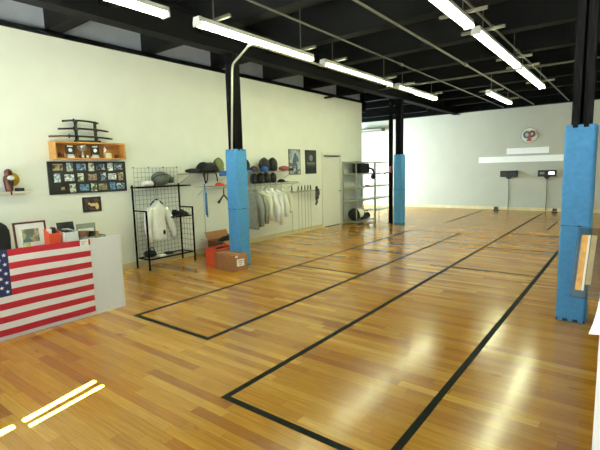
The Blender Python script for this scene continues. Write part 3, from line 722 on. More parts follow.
for y in (RY1,):
    for i in range(5): yy = RX0+.02+(RX1-RX0-.04)*i/4; mb.tube([(yy, y, .2), (yy, y, .99)], .0032, 5)
    for i in range(9): z = .2+.79*i/8; mb.tube([(RX0, y, z), (RX1, y, z)], .0032, 5)
mb.build('side_grid', MATS['dark_wire'], t)
def wire_shelf(x0, x1, y0, y1, z, name):
    mb = MB(); mb.box(x1-.012, x1, y0, y1, z-.022, z).box(x0, x0+.01, y0, y1, z-.02, z).box(x0, x1, y0, y0+.012, z-.022, z).box(x0, x1, y1-.012, y1, z-.022, z)
    k = int((y1-y0)/.05)
    for i in range(1, k): y = y0+(y1-y0)*i/k; mb.tube([(x0, y, z-.006), (x1, y, z-.006)], .004, 5)
    mb.build(name, M['black_steel'], t)
wire_shelf(RX0+.015, -6.50, 4.06, 5.13, 1.42, 'top_shelf')
wire_shelf(RX0+.02, RX1-.015, 4.66, 5.045, .87, 'middle_shelf')
wire_shelf(RX0+.02, RX1-.015, RY0+.015, RY1-.015, .19, 'bottom_shelf')

def fencing_mask(loc, rz, label, mesh, bibm, s=1.0, lying=False, tilt=0):
    t = thing('fencing_mask', label, 'fencing mask', loc, rz, 'fencing masks')
    R = Matrix.Rotation(tilt, 3, 'Y')
    zc = .155*s if not lying else .125*s
    mb = MB()
    if lying:
        mb.ball((0, 0, zc), (.125*s, .165*s, .125*s), u=20, v=12)
    else:
        mb.ball((0, 0, zc), (.125*s, .118*s, .155*s), u=20, v=12)
    dome = mb.build('mesh_dome', M[mesh], t, True, local=True)
    tr = MB()
    if lying:
        tr.tube([(.03+.10*s*math.cos(a), .167*s*math.sin(a), zc+.08*s*math.cos(a)) for a in [2*PI*k/20 for k in range(21)]], .009, 6, cap=False)
    else:
        tr.tube([(.01, .12*s*math.cos(a), zc+.157*s*math.sin(a)) for a in [2*PI*k/20 for k in range(21)]], .009, 6, cap=False)
    tr.build('rim', M['mask_trim'], dome, True, local=True)
    b = MB()
    if lying:
        b.loft([[(x, .165*s+dy, zc-.03+zz) for x, zz in ((-.07, -.05), (.07, -.05), (.085, .05), (-.085, .05))] for dy in (-.03, .06)])
    else:
        rings = []
        for z, rx, ry in ((.10*s, .118, .112), (.045*s, .11, .10), (.003, .10, .085)):
            rings.append([(rx*s*math.cos(a)+.012, ry*s*math.sin(a), z) for a in [2*PI*k/16 for k in range(16)]])
        b.loft(rings)
    b.build('bib', M[bibm], t, True, local=True)
    return t
fencing_mask((-6.60, 4.555, 1.421), 0, 'grey fencing mask lying on top of the grid display rack', 'mask_grey', 'mask_trim', 1.02, lying=True)
t = thing('folded_towel', 'white rolled towel on the display rack beside the grey mask', 'towel', (-6.58, 4.30, 1.42))
mb = MB()
rings = []
for k in range(13):
    y = 4.175+.19*k/12; rr = .048 if 0 < k < 12 else .04
    rings.append([(-6.57+rr*1.3*math.cos(a), y, 1.424+rr+rr*.95*math.sin(a)) for a in [2*PI*j/16 for j in range(16)]])
mb.loft(rings); mb.build('roll', M['towel'], t, True)
tag(MB().box(-6.60, -6.54, 4.395, 4.42, 1.421, 1.50).build('small_case', M['black_plastic']), 'small black case between the towel and the grey mask', 'case')
t = thing('sport_shoe', 'dark sport shoe on the middle shelf of the display rack', 'shoe', (-6.5, 4.95, .871))
for q, y in enumerate((4.88, 4.99)):
    pass
def shoe(label, loc, rz, mat):
    t = thing('sport_shoe', label, 'shoe', loc, rz, 'shoes on the display rack')
    mb = MB(); rings = []
    for x, w_, h in ((-.13, .028, .06), (-.11, .036, .085), (-.05, .038, .085), (.0, .04, .065), (.06, .045, .05), (.11, .042, .04), (.14, .02, .025)):
        rings.append([(x, w_*math.cos(a), .018+max(0, math.sin(a))*h+min(0, math.sin(a))*.004) for a in [2*PI*k/14 for k in range(14)]])
    mb.loft(rings); mb.build('upper', M[mat], t, True, local=True)
    mb = MB(); mb.loft([[(x, w_*s, z) for x, w_, s in ((-.135, .03, -1), (-.03, .036, -1), (.07, .047, -1), (.145, .02, -1), (.145, .02, 1), (.07, .047, 1), (-.03, .036, 1), (-.135, .03, 1))] for z in (.001, .02)])
    mb.build('sole', M['mask_trim'], t, local=True)
bpy.data.objects.remove(t)
shoe('black shoe on the rack shelf nearer the grid, toe towards the room', (-6.57, 4.86, .871), .2, 'black_cloth')
shoe('black shoe at the outer end of the rack shelf', (-6.57, 4.98, .871), -.1, 'black_plastic')
t = thing('spray_bottle', 'small white bottle on the rack shelf behind the shoes', 'bottle', (-6.70, 4.98, .871))
mb = MB(); mb.lathe([(.022, 0), (.024, .01), (.024, .12), (.010, .15), (.010, .17)], (-6.72, 4.97, .871), 14); mb.build('body', M['paper'], t, True)
MB().lathe([(.013, .17), (.013, .2), (.002, .201)], (-6.72, 4.97, .871), 12).build('cap', M['paper'], t, True)
t = thing('duffel_bag', 'small black kit bag at the foot of the display rack', 'bag', (-6.58, 4.27, .19))
mb = MB(); mb.ball((-6.575, 4.235, .255), (.13, .10, .064), u=18, v=12); mb.build('body', M['black_cloth'], t, True)
MB().tube(arc([(-6.52, 4.17, .30), (-6.50, 4.23, .40), (-6.52, 4.30, .30)], 6, .06), .008, 6).build('handle', M['black_cloth'], t, True)
tag(MB().box(-6.55, -6.44, 4.345, 4.47, .191, .225, bev=.008).build('white_packet', M['paper']), 'white packet beside the bag on the bottom of the display rack', 'packet')
tag(MB().ball((-6.56, 4.60, .215), (.09, .10, .025), u=14, v=8).build('black_glove', M['black_cloth'], smooth=True), 'black glove on the bottom of the display rack', 'glove')

def hanger(label, loc, rz, mat='black_plastic', w_=.2, drop=0):
    t = thing('coat_hanger', label, 'hanger', loc, rz, 'coat hangers')
    MB().tube([(0, 0, -.16-drop), (0, 0, -.03), (.0, .012, -.005), (0, .0, .012), (0, -.018, 0)], .005, 6).build('hook', M['silver'], t, True, local=True)
    MB().tube([(0, -w_, -.25-drop), (0, -w_*.5, -.19-drop), (0, 0, -.16-drop), (0, w_*.5, -.19-drop), (0, w_, -.25-drop)], [.01, .013, .016, .013, .01], 6).build('bar', M[mat], t, True, local=True)
    return t
def jacket(label, loc, rz, mat, wsh=.235, length=.68, depth=.075, emblem=False, seed=0, sl=.5, group='fencing jackets on hangers', spread=0):
    """local: +X is the front, Y across the shoulders, z down from the collar (0)"""
    t = thing('fencing_jacket', label, 'jacket', loc, rz, group)
    R = random.Random(seed); ph = R.random()*6
    N = 28; rings = []
    prof = [(0.0, .065, .05), (-.03, .09, .055), (-.06, .15, .06), (-.095, wsh-.03, .065), (-.14, wsh-.012, .072), (-.25, wsh-.025, depth), (-.38, wsh-.04, depth*1.05), (-.52, wsh-.035, depth*1.08), (-length+.02, wsh-.015, depth*1.12), (-length, wsh-.02, depth*1.05)]
    for z, a, d in prof:
        ring = []
        for k in range(N):
            th = 2*PI*k/N; f = 1+.10*math.sin(5*th+ph+z*7)*min(1, -z*2.5)
            sx = math.copysign(abs(math.cos(th))**.8, math.cos(th)); sy = math.copysign(abs(math.sin(th))**.8, math.sin(th))
            ring.append((d*f*sx, a*sy*(1+.02*math.sin(3*th+ph)), z-.015*math.sin(2*th+ph)*(z < -length+.05)))
        rings.append(ring)
    mb = MB(); mb.loft(rings); mb.build('body', M[mat], t, True, local=True)
    for s in (-1, 1):
        k = R.uniform(-.02, .03)
        p = [(0, s*(wsh-.05), -.10), (.0, s*(wsh+.0), -.15), (.012, s*(wsh+.035)+max(s, 0)*spread*.3, -.26), (.02, s*(wsh+.05+k)+max(s, 0)*spread*.6, -.38), (.035, s*(wsh+.05+k)+max(s, 0)*spread*.9, -.5), (.05, s*(wsh+.045+k)+max(s, 0)*spread*1.2, -.10-sl)]
        MB().tube(p, [.06, .072, .066, .06, .052, .046], 14).build('sleeve', M[mat], t, True, local=True)
    mb = MB(); rings = []
    for z, r_ in ((-.005, .062), (.02, .06), (.045, .056), (.045, .048), (.0, .05)):
        rings.append([(r_*.8*math.cos(2*PI*k/16), r_*math.sin(2*PI*k/16), z) for k in range(16)])
    mb.loft(rings, cap=False); mb.build('collar', M[mat], t, True, local=True)
    if emblem:
        MB().ball((.085, .06, -.52), (.012, .03, .042), u=14, v=8).build('badge', M['black_plastic'], t, True, local=True)
    return t
HY = 4.40
hanger('black hanger under the top of the display rack', (-6.535, HY, 1.402), .2, w_=.15, drop=.05)
jacket('white fencing jacket with black badge hanging in the display rack', (-6.535, HY, 1.135), .2, 'white_cloth', .20, .64, .075, True, 3, .56, 'fencing jackets on hangers', .09)

# ------------------------------------------------------------------ wall shelf with kit, rail with jackets
SY0, SY1 = 5.10, 8.30
t = thing('wire_wall_shelf', 'upper white wire shelf on the long wall loaded with masks and caps', 'shelf', (XW, 6.8, 1.62), 0)
def wirewall(t, x1, y0, y1, z, lip=0):
    mb = MB()
    k = int((y1-y0)/.06)
    for i in range(k+1): y = y0+(y1-y0)*i/k; mb.tube([(XW+.003, y, z), (x1, y, z)], .003, 5)
    mb.build('wire_deck', M['wire'], t)
    for x in (XW+.006, (XW+x1)/2, x1): MB().tube([(x, y0, z-.006), (x, y1, z-.006)], .006, 6).build('rail', M['wire'], t)
    n = 4
    for i in range(n):
        y = y0+.05+(y1-y0-.1)*i/(n-1)
        MB().tube([(x1-.02, y, z-.012), (XW+.006, y, z-.17)], .007, 6).build('bracket', M['wire'], t)
wirewall(t, XW+.36, SY0, SY1, 1.62)
t = thing('wire_wall_shelf', 'lower white wire shelf with a hanging rail for the jackets', 'shelf', (XW, 6.9, 1.36), 0)
wirewall(t, XW+.30, 5.5, 8.45, 1.36)
MB().tube([(XW+.33, 5.5, 1.325), (XW+.33, 8.45, 1.325)], .011, 8).build('hanging_rail', M['wire'], t, True)
for y in (5.52, 6.9, 8.43): MB().tube([(XW+.33, y, 1.325), (XW+.29, y, 1.352)], .007, 6).build('rail_clip', M['wire'], t)
# bag with straps, flat cap, olive helmet, blue cloth (before the column)
def cap(label, loc, rz, mat, s=1.0, flat=1.0):
    t = thing('cap', label, 'cap', loc, rz, 'caps on the wall shelves')
    MB().ball((0, 0, .0), (.105*s, .10*s, .125*s*flat), u=20, v=12, cut=0.01).build('crown', M[mat], t, True, local=True)
    mb = MB(); pts = [(.05, -.10), (.12, -.09), (.17, -.05), (.185, 0), (.17, .05), (.12, .09), (.05, .10)]
    mb.prism([(a*s, b*s) for a, b in pts], (0, 0, .004), (1, 0, 0), (0, 1, 0), (0, 0, .01)); mb.build('brim', M[mat], t, local=True)
    MB().ball((0, 0, .125*s*flat), .01*s, u=8, v=6).build('button', M[mat], t, True, local=True)
    return t
ZS = 1.626
t = thing('kit_bag', 'black kit bag with loose straps on the upper wire shelf', 'bag', (-6.63, 5.72, ZS))
mb = MB(); rings = []
for k in range(15):
    u_ = k/14; y = 5.42+.44*u_; h = .09+.135*math.sin(PI*u_)**.7+.025*math.sin(9*u_); w_ = .10+.05*math.sin(PI*u_)
    rings.append([(-6.62+w_*math.cos(a), y, ZS+h*.5+h*.5*math.sin(a)*(1 if math.sin(a) > 0 else .98)) for a in [2*PI*j/16 for j in range(16)]])
mb.loft(rings); mb.build('body', M['black_cloth'], t, True)
for p in ([(-6.50, 5.43, ZS+.06), (-6.455, 5.43, 1.60), (-6.455, 5.44, 1.50), (-6.455, 5.47, 1.43), (-6.455, 5.50, 1.50), (-6.46, 5.52, 1.62)], [(-6.50, 5.72, ZS+.06), (-6.455, 5.73, 1.60), (-6.455, 5.75, 1.52), (-6.455, 5.75, 1.46)], [(-6.47, 5.40, ZS+.07), (-6.455, 5.42, 1.56), (-6.455, 5.45, 1.42)]):
    MB().tube(arc(p, 4, .03), .012, 6).build('strap', M['black_cloth'], t, True)
tag(MB().ball((-6.55, 5.24, ZS+.047), (.10, .17, .046), u=20, v=10).build('racket_case', M['black_cloth'], smooth=True), 'flat black oval case on the shelf end beside the kit bag', 'case')
t = fencing_mask((-6.66, 5.98, ZS), 0, 'olive green fencing mask on the upper shelf just before the column', 'olive_cloth', 'olive_cloth', .95)
tag(MB().box(-6.52, -6.47, 5.86, 6.25, 1.555, 1.66, bev=.015).build('folded_cloth', M['blue_cloth']), 'bright blue folded cloth on the upper shelf below the olive mask', 'cloth')
tag(MB().tube([(-6.455, 5.42, 1.42), (-6.45, 5.425, 1.2), (-6.45, 5.43, .82)], [.012, .014, .016], 8).tube([(-6.45, 5.45, 1.25), (-6.45, 5.455, .78)], .013, 8).build('hanging_strap', M['strap_blue'], smooth=True), 'bright blue strap hanging below the black kit bag', 'strap')
tag(MB().tube([(-6.455, 5.385, 1.43), (-6.455, 5.39, .45)], .006, 6).build('pale_string', M['wire'], smooth=True), 'thin pale cord hanging beside the blue strap', 'cord')
cap('orange red cap on the lower shelf just before the column', (-6.62, 5.95, 1.367), 0, 'red_cloth', .95, .55)
t = thing('clip_hanger', 'black clip hanger dangling under the orange cap', 'hanger', (-6.51, 5.95, 1.31))
MB().tube([(-6.51, 5.95, 1.335), (-6.51, 5.95, 1.17)], .012, 8).build('hook', M['black_plastic'], t, True)
MB().tube([(-6.51, 5.80, 1.03), (-6.51, 5.86, 1.09), (-6.51, 5.95, 1.18), (-6.51, 6.04, 1.09), (-6.51, 6.10, 1.02)], [.03, .018, .02, .018, .03], 8).build('bar', M['black_plastic'], t, True)
tag(MB().ball((-6.51, 6.17, 1.13), (.03, .03, .05), u=12, v=8).tube([(-6.51, 6.17, 1.33), (-6.51, 6.17, 1.15)], .005, 6).build('hanging_glove', M['navy_cloth'], smooth=True), 'small navy glove hanging from the rail beside the column', 'glove')
# beyond the column
fencing_mask((-6.64, 6.72, ZS), 0, 'black fencing mask half hidden behind the column on the upper shelf', 'mask_black', 'mask_black', .9)
fencing_mask((-6.68, 7.38, ZS+.0), .1, 'tall black fencing mask on the upper shelf, first of the two', 'mask_black', 'mask_black', 1.0)
fencing_mask((-6.68, 7.67, ZS+.0), -.1, 'tall black fencing mask on the upper shelf nearest the posters', 'mask_black', 'mask_black', 1.0)
cap('flat maroon black cap on the shelf between the column and the tall masks', (-6.73, 7.08, ZS+.0), .1, 'black_cloth', 1.0, 1.0)
cap('dark maroon cap at the front of the upper shelf', (-6.53, 6.87, ZS), .2, 'maroon_cloth', .85, .8)
cap('bright navy blue cap at the front of the upper shelf', (-6.53, 7.22, ZS), 0, 'blue_cloth', .95, 1.0)
tag(MB().box(-6.56, -6.48, 6.52, 6.78, 1.60, 1.665, bev=.015).build('folded_cloth', M['strap_blue']), 'light blue folded cloth on the upper shelf just past the column', 'cloth')
tag(MB().ball((-6.60, 7.99, ZS+.06), (.12, .15, .06), u=18, v=10).build('knit_hat', M['pink_cloth'], smooth=True), 'dusky pink knitted hat at the poster end of the upper shelf', 'hat')
tag(MB().ball((-6.58, 8.20, ZS+.035), (.09, .08, .035), u=16, v=8).build('knit_glove', M['maroon_cloth'], smooth=True), 'small maroon glove at the very end of the upper shelf', 'glove')
ZL2 = 1.366
fencing_mask((-6.64, 6.98, ZL2), 0, 'low black fencing mask on the lower shelf nearest the column', 'mask_black', 'mask_black', .70)
fencing_mask((-6.62, 7.17, ZL2), .2, 'low black fencing mask second on the lower shelf', 'mask_black', 'mask_black', .74)
fencing_mask((-6.62, 7.38, ZL2), 0, 'low black fencing mask third on the lower shelf', 'mask_black', 'mask_black', .76)
fencing_mask((-6.62, 7.60, ZL2), -.2, 'low black fencing mask fourth on the lower shelf', 'mask_black', 'mask_black', .72)
cap('black flat cap at the poster end of the lower shelf', (-6.62, 7.90, ZL2), .5, 'black_cloth', 1.0, .55)
# jackets on the rail
JX = XW+.33
specs = [(6.72, 'grey_lame', 'grey metallic fencing jacket on the rail, closest to the column', .80, .19, .64), (6.88, 'grey_lame', 'grey metallic fencing jacket on the rail, second from the column', .76, .19, .60),
         (7.04, 'cream_cloth', 'dull cream fencing jacket on the rail between grey and white ones', .64, .20, .52), (7.20, 'white_cloth', 'white fencing jacket on the rail beside the cream one', .66, .21, .60),
         (7.38, 'white_cloth', 'long white fencing jacket in the middle of the white ones', .70, .21, .68), (7.57, 'white_cloth', 'white fencing jacket on the rail, last but one before the swords', .60, .20, .52), (7.78, 'cream_cloth', 'cream fencing jacket on the rail, last before the swords', .52, .18, .42)]
for i, (y, m, l, ln, wd, sl) in enumerate(specs):
    rz = -PI/2+.42+.08*math.sin(i*2.3)
    hanger('hanger carrying the '+l.split(' on')[0].split(' in')[0]+', '+['closest to the column', 'second from the column', 'third from the column', 'fourth from the column', 'fifth from the column', 'second nearest the swords', 'nearest the swords'][i], (JX, y, 1.337), rz, ['black_plastic', 'black_plastic', 'white_trim', 'black_plastic', 'white_trim', 'mahogany', 'black_plastic'][i], wd-.03)
    jacket(l, (JX, y, 1.19), rz, m, wd, ln, .055, False, 20+i, sl)

# fencing swords in a wall rack
t = thing('sword_rack', 'thin white wall rack holding a row of fencing swords', 'sword rack', (XW, 9.1, 1.08))
MB().box(XW+.001, XW+.012, 8.2, 9.6, 1.06, 1.11).build('wall_strip', M['white_trim'], t)
MB().tube([(XW+.20, 8.2, 1.09), (XW+.20, 9.6, 1.09)], .008, 6).build('front_bar', M['wire'], t)
for y in (8.22, 8.97, 9.58): MB().tube([(XW+.006, y, 1.09), (XW+.20, y, 1.09)], .007, 6).build('arm', M['wire'], t)
def sword(y, label, big=0, first=[]):
    x = XW+.165
    if not first:
        t = thing('fencing_sword', label, 'fencing sword', (x, y, .08), 0, 'fencing swords in the wall rack')
        MB().tube([(x, y, 1.10), (x+.004, y, .6), (x, y, .09)], [.006, .0045, .003], 6).build('blade', M['blade'], t, True)
        MB().lathe([(.003, 1.085), (.028, 1.09), (.045, 1.105), (.052, 1.125), (.049, 1.125), (.026, 1.097), (.003, 1.093)], (x, y, 0), 16).build('guard', M['silver'], t, True)
        mb = MB(); mb.tube([(x, y, 1.095), (x+.005, y, 1.15), (x-.003, y+.01, 1.20), (x, y+.004, 1.24)], [.011, .016, .014, .012], 8).tube([(x, y, 1.16), (x, y+.035, 1.19)], .008, 6); mb.build('grip', M['black_plastic'], t, True)
        first.append(t); return t
    return copy_tree(first[0], (x, y, .08), random.uniform(-.6, .6), label)
SWL = ['closest to the jackets', 'second from the jackets', 'third from the jackets', 'fourth from the jackets', 'fifth from the jackets', 'sixth from the jackets']
for y, l in zip((8.36, 8.62, 8.76, 8.90, 9.03, 9.15), SWL): sword(y, 'fencing sword with dark grip hanging blade down in the rack, '+l)
t = thing('body_cords', 'bundle of black body cords hanging at the door end of the sword rack', 'cords', (XW+.2, 9.38, .72))
for k, (dy, z) in enumerate(((-.04, .78), (.0, .72), (.05, .84), (.08, .92))):
    y = 9.38+dy; MB().tube(arc([(XW+.20, y, 1.13), (XW+.215, y-.035, z+.1), (XW+.215, y, z), (XW+.215, y+.03, z+.12), (XW+.20, y+.012, 1.13)], 5, .05), .011, 6).build('cord', M['black_plastic'], t, True)
MB().ball((XW+.215, 9.33, .74), (.02, .028, .05), u=10, v=8).build('plug', M['black_plastic'], t, True)
MB().ball((XW+.19, 9.40, 1.16), (.03, .05, .04), u=10, v=8).build('connector', M['black_plastic'], t, True)

# posters
t = thing('wall_poster', 'pale grey blue poster of an action figure above the sword rack', 'poster', (XW, 8.7, 1.52))
MB().box(XW+.001, XW+.014, 8.47, 8.945, 1.525, 2.16).build('frame', M['mask_trim'], t)
pr_ = MB().box(XW+.014, XW+.017, 8.49, 8.925, 1.545, 2.14).build('print', photo_mat('action_print', ['#6c7c88', '#8f9ea6', '#b4bfc1', '#4f6173', '#c4ccca'], 3.5, 9), t)
mb = MB(); mb.ball((XW+.018, 8.73, 2.02), (.003, .05, .055), u=12, v=8).ball((XW+.018, 8.70, 1.86), (.003, .075, .14), u=12, v=8).ball((XW+.018, 8.78, 1.68), (.003, .04, .13), u=12, v=8).ball((XW+.018, 8.62, 1.70), (.003, .035, .12), u=12, v=8)
mb.build('figure', M['slate'], pr_, True)
t = thing('wall_poster', 'black poster with a pale central picture and line of print, nearest the door', 'poster', (XW, 9.4, 1.53))
MB().box(XW+.001, XW+.014, 9.16, 9.655, 1.53, 2.155).build('frame', M['black_frame'], t)
pr_ = MB().box(XW+.014, XW+.017, 9.19, 9.625, 1.56, 2.125).build('print', photo_mat('dark_poster', ['#15181a', '#1d2123', '#2e3436'], 6, 11), t)
mb = MB(); mb.box(XW+.017, XW+.019, 9.22, 9.59, 1.80, 1.825).box(XW+.017, XW+.019, 9.26, 9.55, 1.765, 1.775).ball((XW+.018, 9.41, 1.95), (.003, .08, .085), u=12, v=8)
mb.build('lettering', pm('poster_grey', '#7d8484', .5), pr_)

# ------------------------------------------------------------------ boxes by the column
t = thing('cardboard_box', 'closed brown cardboard box with white label in front of the blue column', 'cardboard box', (-5.33, 4.94, 0))
mb = MB(); P = [(-5.575, 4.815), (-5.085, 4.795), (-5.045, 5.075), (-5.535, 5.095)]
mb.loft([[(x, y, z) for x, y in P] for z in (0, .275)]); mb.build('carton', M['cardboard'], t)
e = Vector((.04, .28, 0)).normalized(); n_ = Vector((.28, -.04, 0)).normalized()
c = Vector((-5.066, 4.93, .14))+n_*.0022
lb = MB().obox(c, e*.075, n_*.0015, (0, 0, .06)).build('label', M['paper'], t)
mb = MB()
for k in range(3): mb.obox(c+n_*.002+Vector((0, 0, .03-.03*k)), e*(.05-.01*k), n_*.0006, (0, 0, .006))
mb.build('label_print', M['paper_print'], lb)
MB().obox(c+Vector((-.0, -.02, .105))-e*.06, e*.028, n_*.0012, (0, 0, .018)).build('small_label', M['paper'], t)
mb = MB(); mb.obox((-5.31, 4.945, .2755), (.245, -.01, 0), (.003, .022, 0), (0, 0, .001)); mb.build('tape_strip', pm('packing_tape', '#b58a58', .3), t)
t = thing('plastic_crate', 'orange red plastic crate tucked behind the brown cardboard box', 'crate', (-5.68, 5.02, 0))
mb = MB(); x0, x1, y0, y1, h = -5.88, -5.54, 4.99+.12, 5.42, .31
x0, x1, y0, y1 = -5.93, -5.54, 5.0+.1, 5.42
x0, x1, y0, y1 = -5.90, -5.60, 4.90, 5.36
for a in ((x0, x1, y0, y0+.012), (x0, x1, y1-.012, y1), (x0, x0+.012, y0+.012, y1-.012), (x1-.012, x1, y0+.012, y1-.012)): mb.box(a[0], a[1], a[2], a[3], 0, h)
mb.box(x0+.012, x1-.012, y0+.012, y1-.012, 0, .012); mb.build('tub', M['orange'], t)
mb = MB()
for a in ((x0-.012, x1+.012, y0-.012, y0), (x0-.012, x1+.012, y1, y1+.012), (x0-.012, x0, y0, y1), (x1, x1+.012, y0, y1)): mb.box(a[0], a[1], a[2], a[3], h-.035, h)
mb.build('rim', M['orange'], t)
tag(MB().ball((-5.75, 5.13, .17), (.12, .19, .15), u=16, v=10).build('stuffed_sack', M['black_cloth'], smooth=True), 'dark stuffed sack inside the orange crate', 'sack')
t = thing('cardboard_box', 'open cardboard box with spread flaps against the wall behind the column', 'cardboard box', (-6.4, 5.85, 0))
x0, x1, y0, y1, h = -6.60, -6.16, 5.55, 6.12, .30; mb = MB()
for a in ((x0, x1, y0, y0+.008), (x0, x1, y1-.008, y1), (x0, x0+.008, y0+.008, y1-.008), (x1-.008, x1, y0+.008, y1-.008)): mb.box(a[0], a[1], a[2], a[3], 0, h)
mb.box(x0+.008, x1-.008, y0+.008, y1-.008, 0, .008); mb.build('carton', M['cardboard_dark'], t)
for c_, a_, b_ in (((x0+x1)/2, 0, 0),):
    MB().obox(((x0+x1)/2, y0-.085, h+.02), ((x1-x0)/2, 0, 0), (0, .088, -.02), (0, 0, .003)).build('flap', M['cardboard'], t)
    MB().obox((x1+.085, (y0+y1)/2, h-.03), (.085, 0, -.04), (0, (y1-y0)/2, 0), (.001, 0, .003)).build('flap', M['cardboard'], t)
    MB().obox((x0-.04, (y0+y1)/2, h+.075), (.045, 0, -.075), (0, (y1-y0)/2, 0), (.003, 0, .002)).build('flap', M['cardboard'], t)
t = thing('gym_bag', 'black gym bag with handle lying in the open cardboard box', 'bag', (-6.38, 5.87, .01))
MB().ball((-6.38, 5.86, .19), (.19, .24, .175), u=20, v=12).build('body', M['black_cloth'], t, True)
MB().tube(arc([(-6.30, 5.70, .30), (-6.26, 5.84, .44), (-6.30, 6.0, .30)], 6, .09), .012, 6).build('handle', M['black_cloth'], t, True)

# ------------------------------------------------------------------ steel shelving at the wall end
def shelving(y0, y1, label, heights):
    x0, x1 = -6.785, -6.34
    t = thing('shelving_unit', label, 'shelving', ((x0+x1)/2, (y0+y1)/2, 0), 0, 'grey steel shelving units')
    for x in (x0, x1):
        for y in (y0, y1):
            mb = MB(); mb.box(x-.018, x+.018, y-.003, y+.003, 0, 1.85).box(x-.003, x+.003, y-.018, y+.018, 0, 1.85); mb.build('post', M['galvanised'], t)
    for z in heights: MB().box(x0+.004, x1-.004, y0+.004, y1-.004, z-.035, z).build('shelf', M['galvanised'], t)
    return t
HS = (.12, .50, .93, 1.40, 1.85)
shelving(10.96, 12.08, 'grey steel shelving unit with bags beside the white door', (.08, .70, 1.09, 1.49, 1.84))
shelving(12.16, 13.25, 'empty grey steel shelving unit half hidden behind the dark post', (.33, .70, 1.09, 1.49, 1.84))
t = thing('equipment_bag', 'black equipment bag on the second highest shelf of the steel shelving', 'bag', (-6.5, 11.6, 1.491))
MB().box(-6.70, -6.42, 11.35, 11.95, 1.492, 1.79, bev=.05).build('body', M['black_cloth'], t, True)
MB().ball((-6.27, 11.86, 1.38), (.06, .10, .09), u=14, v=10).build('side_pocket', M['black_cloth'], t, True)
MB().tube(arc([(-6.44, 11.80, 1.66), (-6.30, 11.88, 1.62), (-6.28, 11.98, 1.46), (-6.28, 11.88, 1.40)], 5, .06), .03, 8).build('strap', M['black_cloth'], t, True)
t = thing('fencing_bag', 'black and white bag slumped on the bottom shelf of the steel shelving', 'bag', (-6.5, 11.25, .081))
MB().ball((-6.54, 11.19, .27), (.20, .20, .188), u=18, v=12).build('body', M['black_cloth'], t, True)
MB().ball((-6.45, 11.28, .31), (.17, .15, .15), u=16, v=10).build('white_panel', M['white_cloth'], t, True)
t = thing('kit_roll', 'long dark kit roll on the lower shelf of the steel shelving', 'bag', (-6.5, 11.75, .081))
MB().tube([(-6.5, 11.48, .17), (-6.5, 11.56, .182), (-6.5, 11.92, .182), (-6.5, 12.02, .17)], [.04, .10, .10, .04], 16).build('roll', M['navy_cloth'], t, True)
MB().tube(arc([(-6.46, 11.58, .26), (-6.42, 11.75, .38), (-6.46, 11.9, .26)], 5, .08), .012, 6).build('handle', M['black_cloth'], t, True)
tag(MB().box(-6.44, -6.37, 11.66, 11.80, 1.091, 1.145, bev=.012).build('small_box', M['red_cloth']), 'small orange box on the middle shelf of the steel shelving', 'box')
# things hung on the dark post
t = thing('hanging_tool', 'small orange and black holder fixed to the dark post by the far column', 'holder', (-5.62, 11.66, 1.5))
MB().box(-5.645, -5.575, 11.64, 11.689, 1.50, 1.68, bev=.008).build('orange_box', M['pink_cloth'], t)
MB().tube([(-5.64, 11.66, 1.52), (-5.74, 11.62, 1.48), (-5.78, 11.61, 1.47)], [.012, .02, .03], 8).build('hook', M['black_plastic'], t, True)

# ------------------------------------------------------------------ far wall
def board(name, x0, x1, z0, z1, label):  # plain white bars standing in for blanked-out wall lettering, not real boards
    return tag(MB().box(x0, x1, YB-.014, YB-.001, z0, z1, bev=.003).build(name, M['sign_white']), label, 'sign')
board('wall_sign', -3.60, -2.27, 2.005, 2.215, 'shorter blank white sign board under the round emblem')
board('wall_sign', -4.55, -1.68, 1.72, 1.935, 'longer blank white sign board above the two black score boxes')
t = thing('round_emblem', 'round white emblem with blue and red marks high on the far wall', 'emblem', (-2.89, YB, 2.37))
ex, ez, ey = -2.895, 2.63, YB
MB().lathe([(.001, -.012), (.28, -.012), (.28, -.001), (.001, -.001)], (ex, ey, ez), 32, axis='y').build('disc', pm('aged_white', '#d5d6c8', .6), t)
MB().tube([(ex+.265*math.cos(a), ey-.013, ez+.265*math.sin(a)) for a in [2*PI*k/32 for k in range(33)]], .012, 6, cap=False).build('ring', pm('olive_ring', '#7c8b78', .5), t, True)
MB().tube([(ex-.075+.085*math.cos(a), ey-.015, ez+.03+.10*math.sin(a)) for a in [2*PI*k/20 for k in range(21)]], .032, 8, cap=False).build('blue_mark', M['slate'], t, True)
MB().tube([(ex+.085+.07*math.cos(a), ey-.015, ez+.05+.085*math.sin(a)) for a in [2*PI*k/20 for k in range(21)]], .032, 8, cap=False).build('maroon_mark', pm('maroon_mark', '#7a3a3a', .5), t, True)
mb = MB(); mb.prism([(-.085, -.20), (.085, -.20), (.03, -.02), (-.03, -.02)], (ex+.01, ey-.02, ez), (1, 0, 0), (0, 0, 1), (0, .007, 0)); mb.build('red_mark', M['red_enamel'], t)
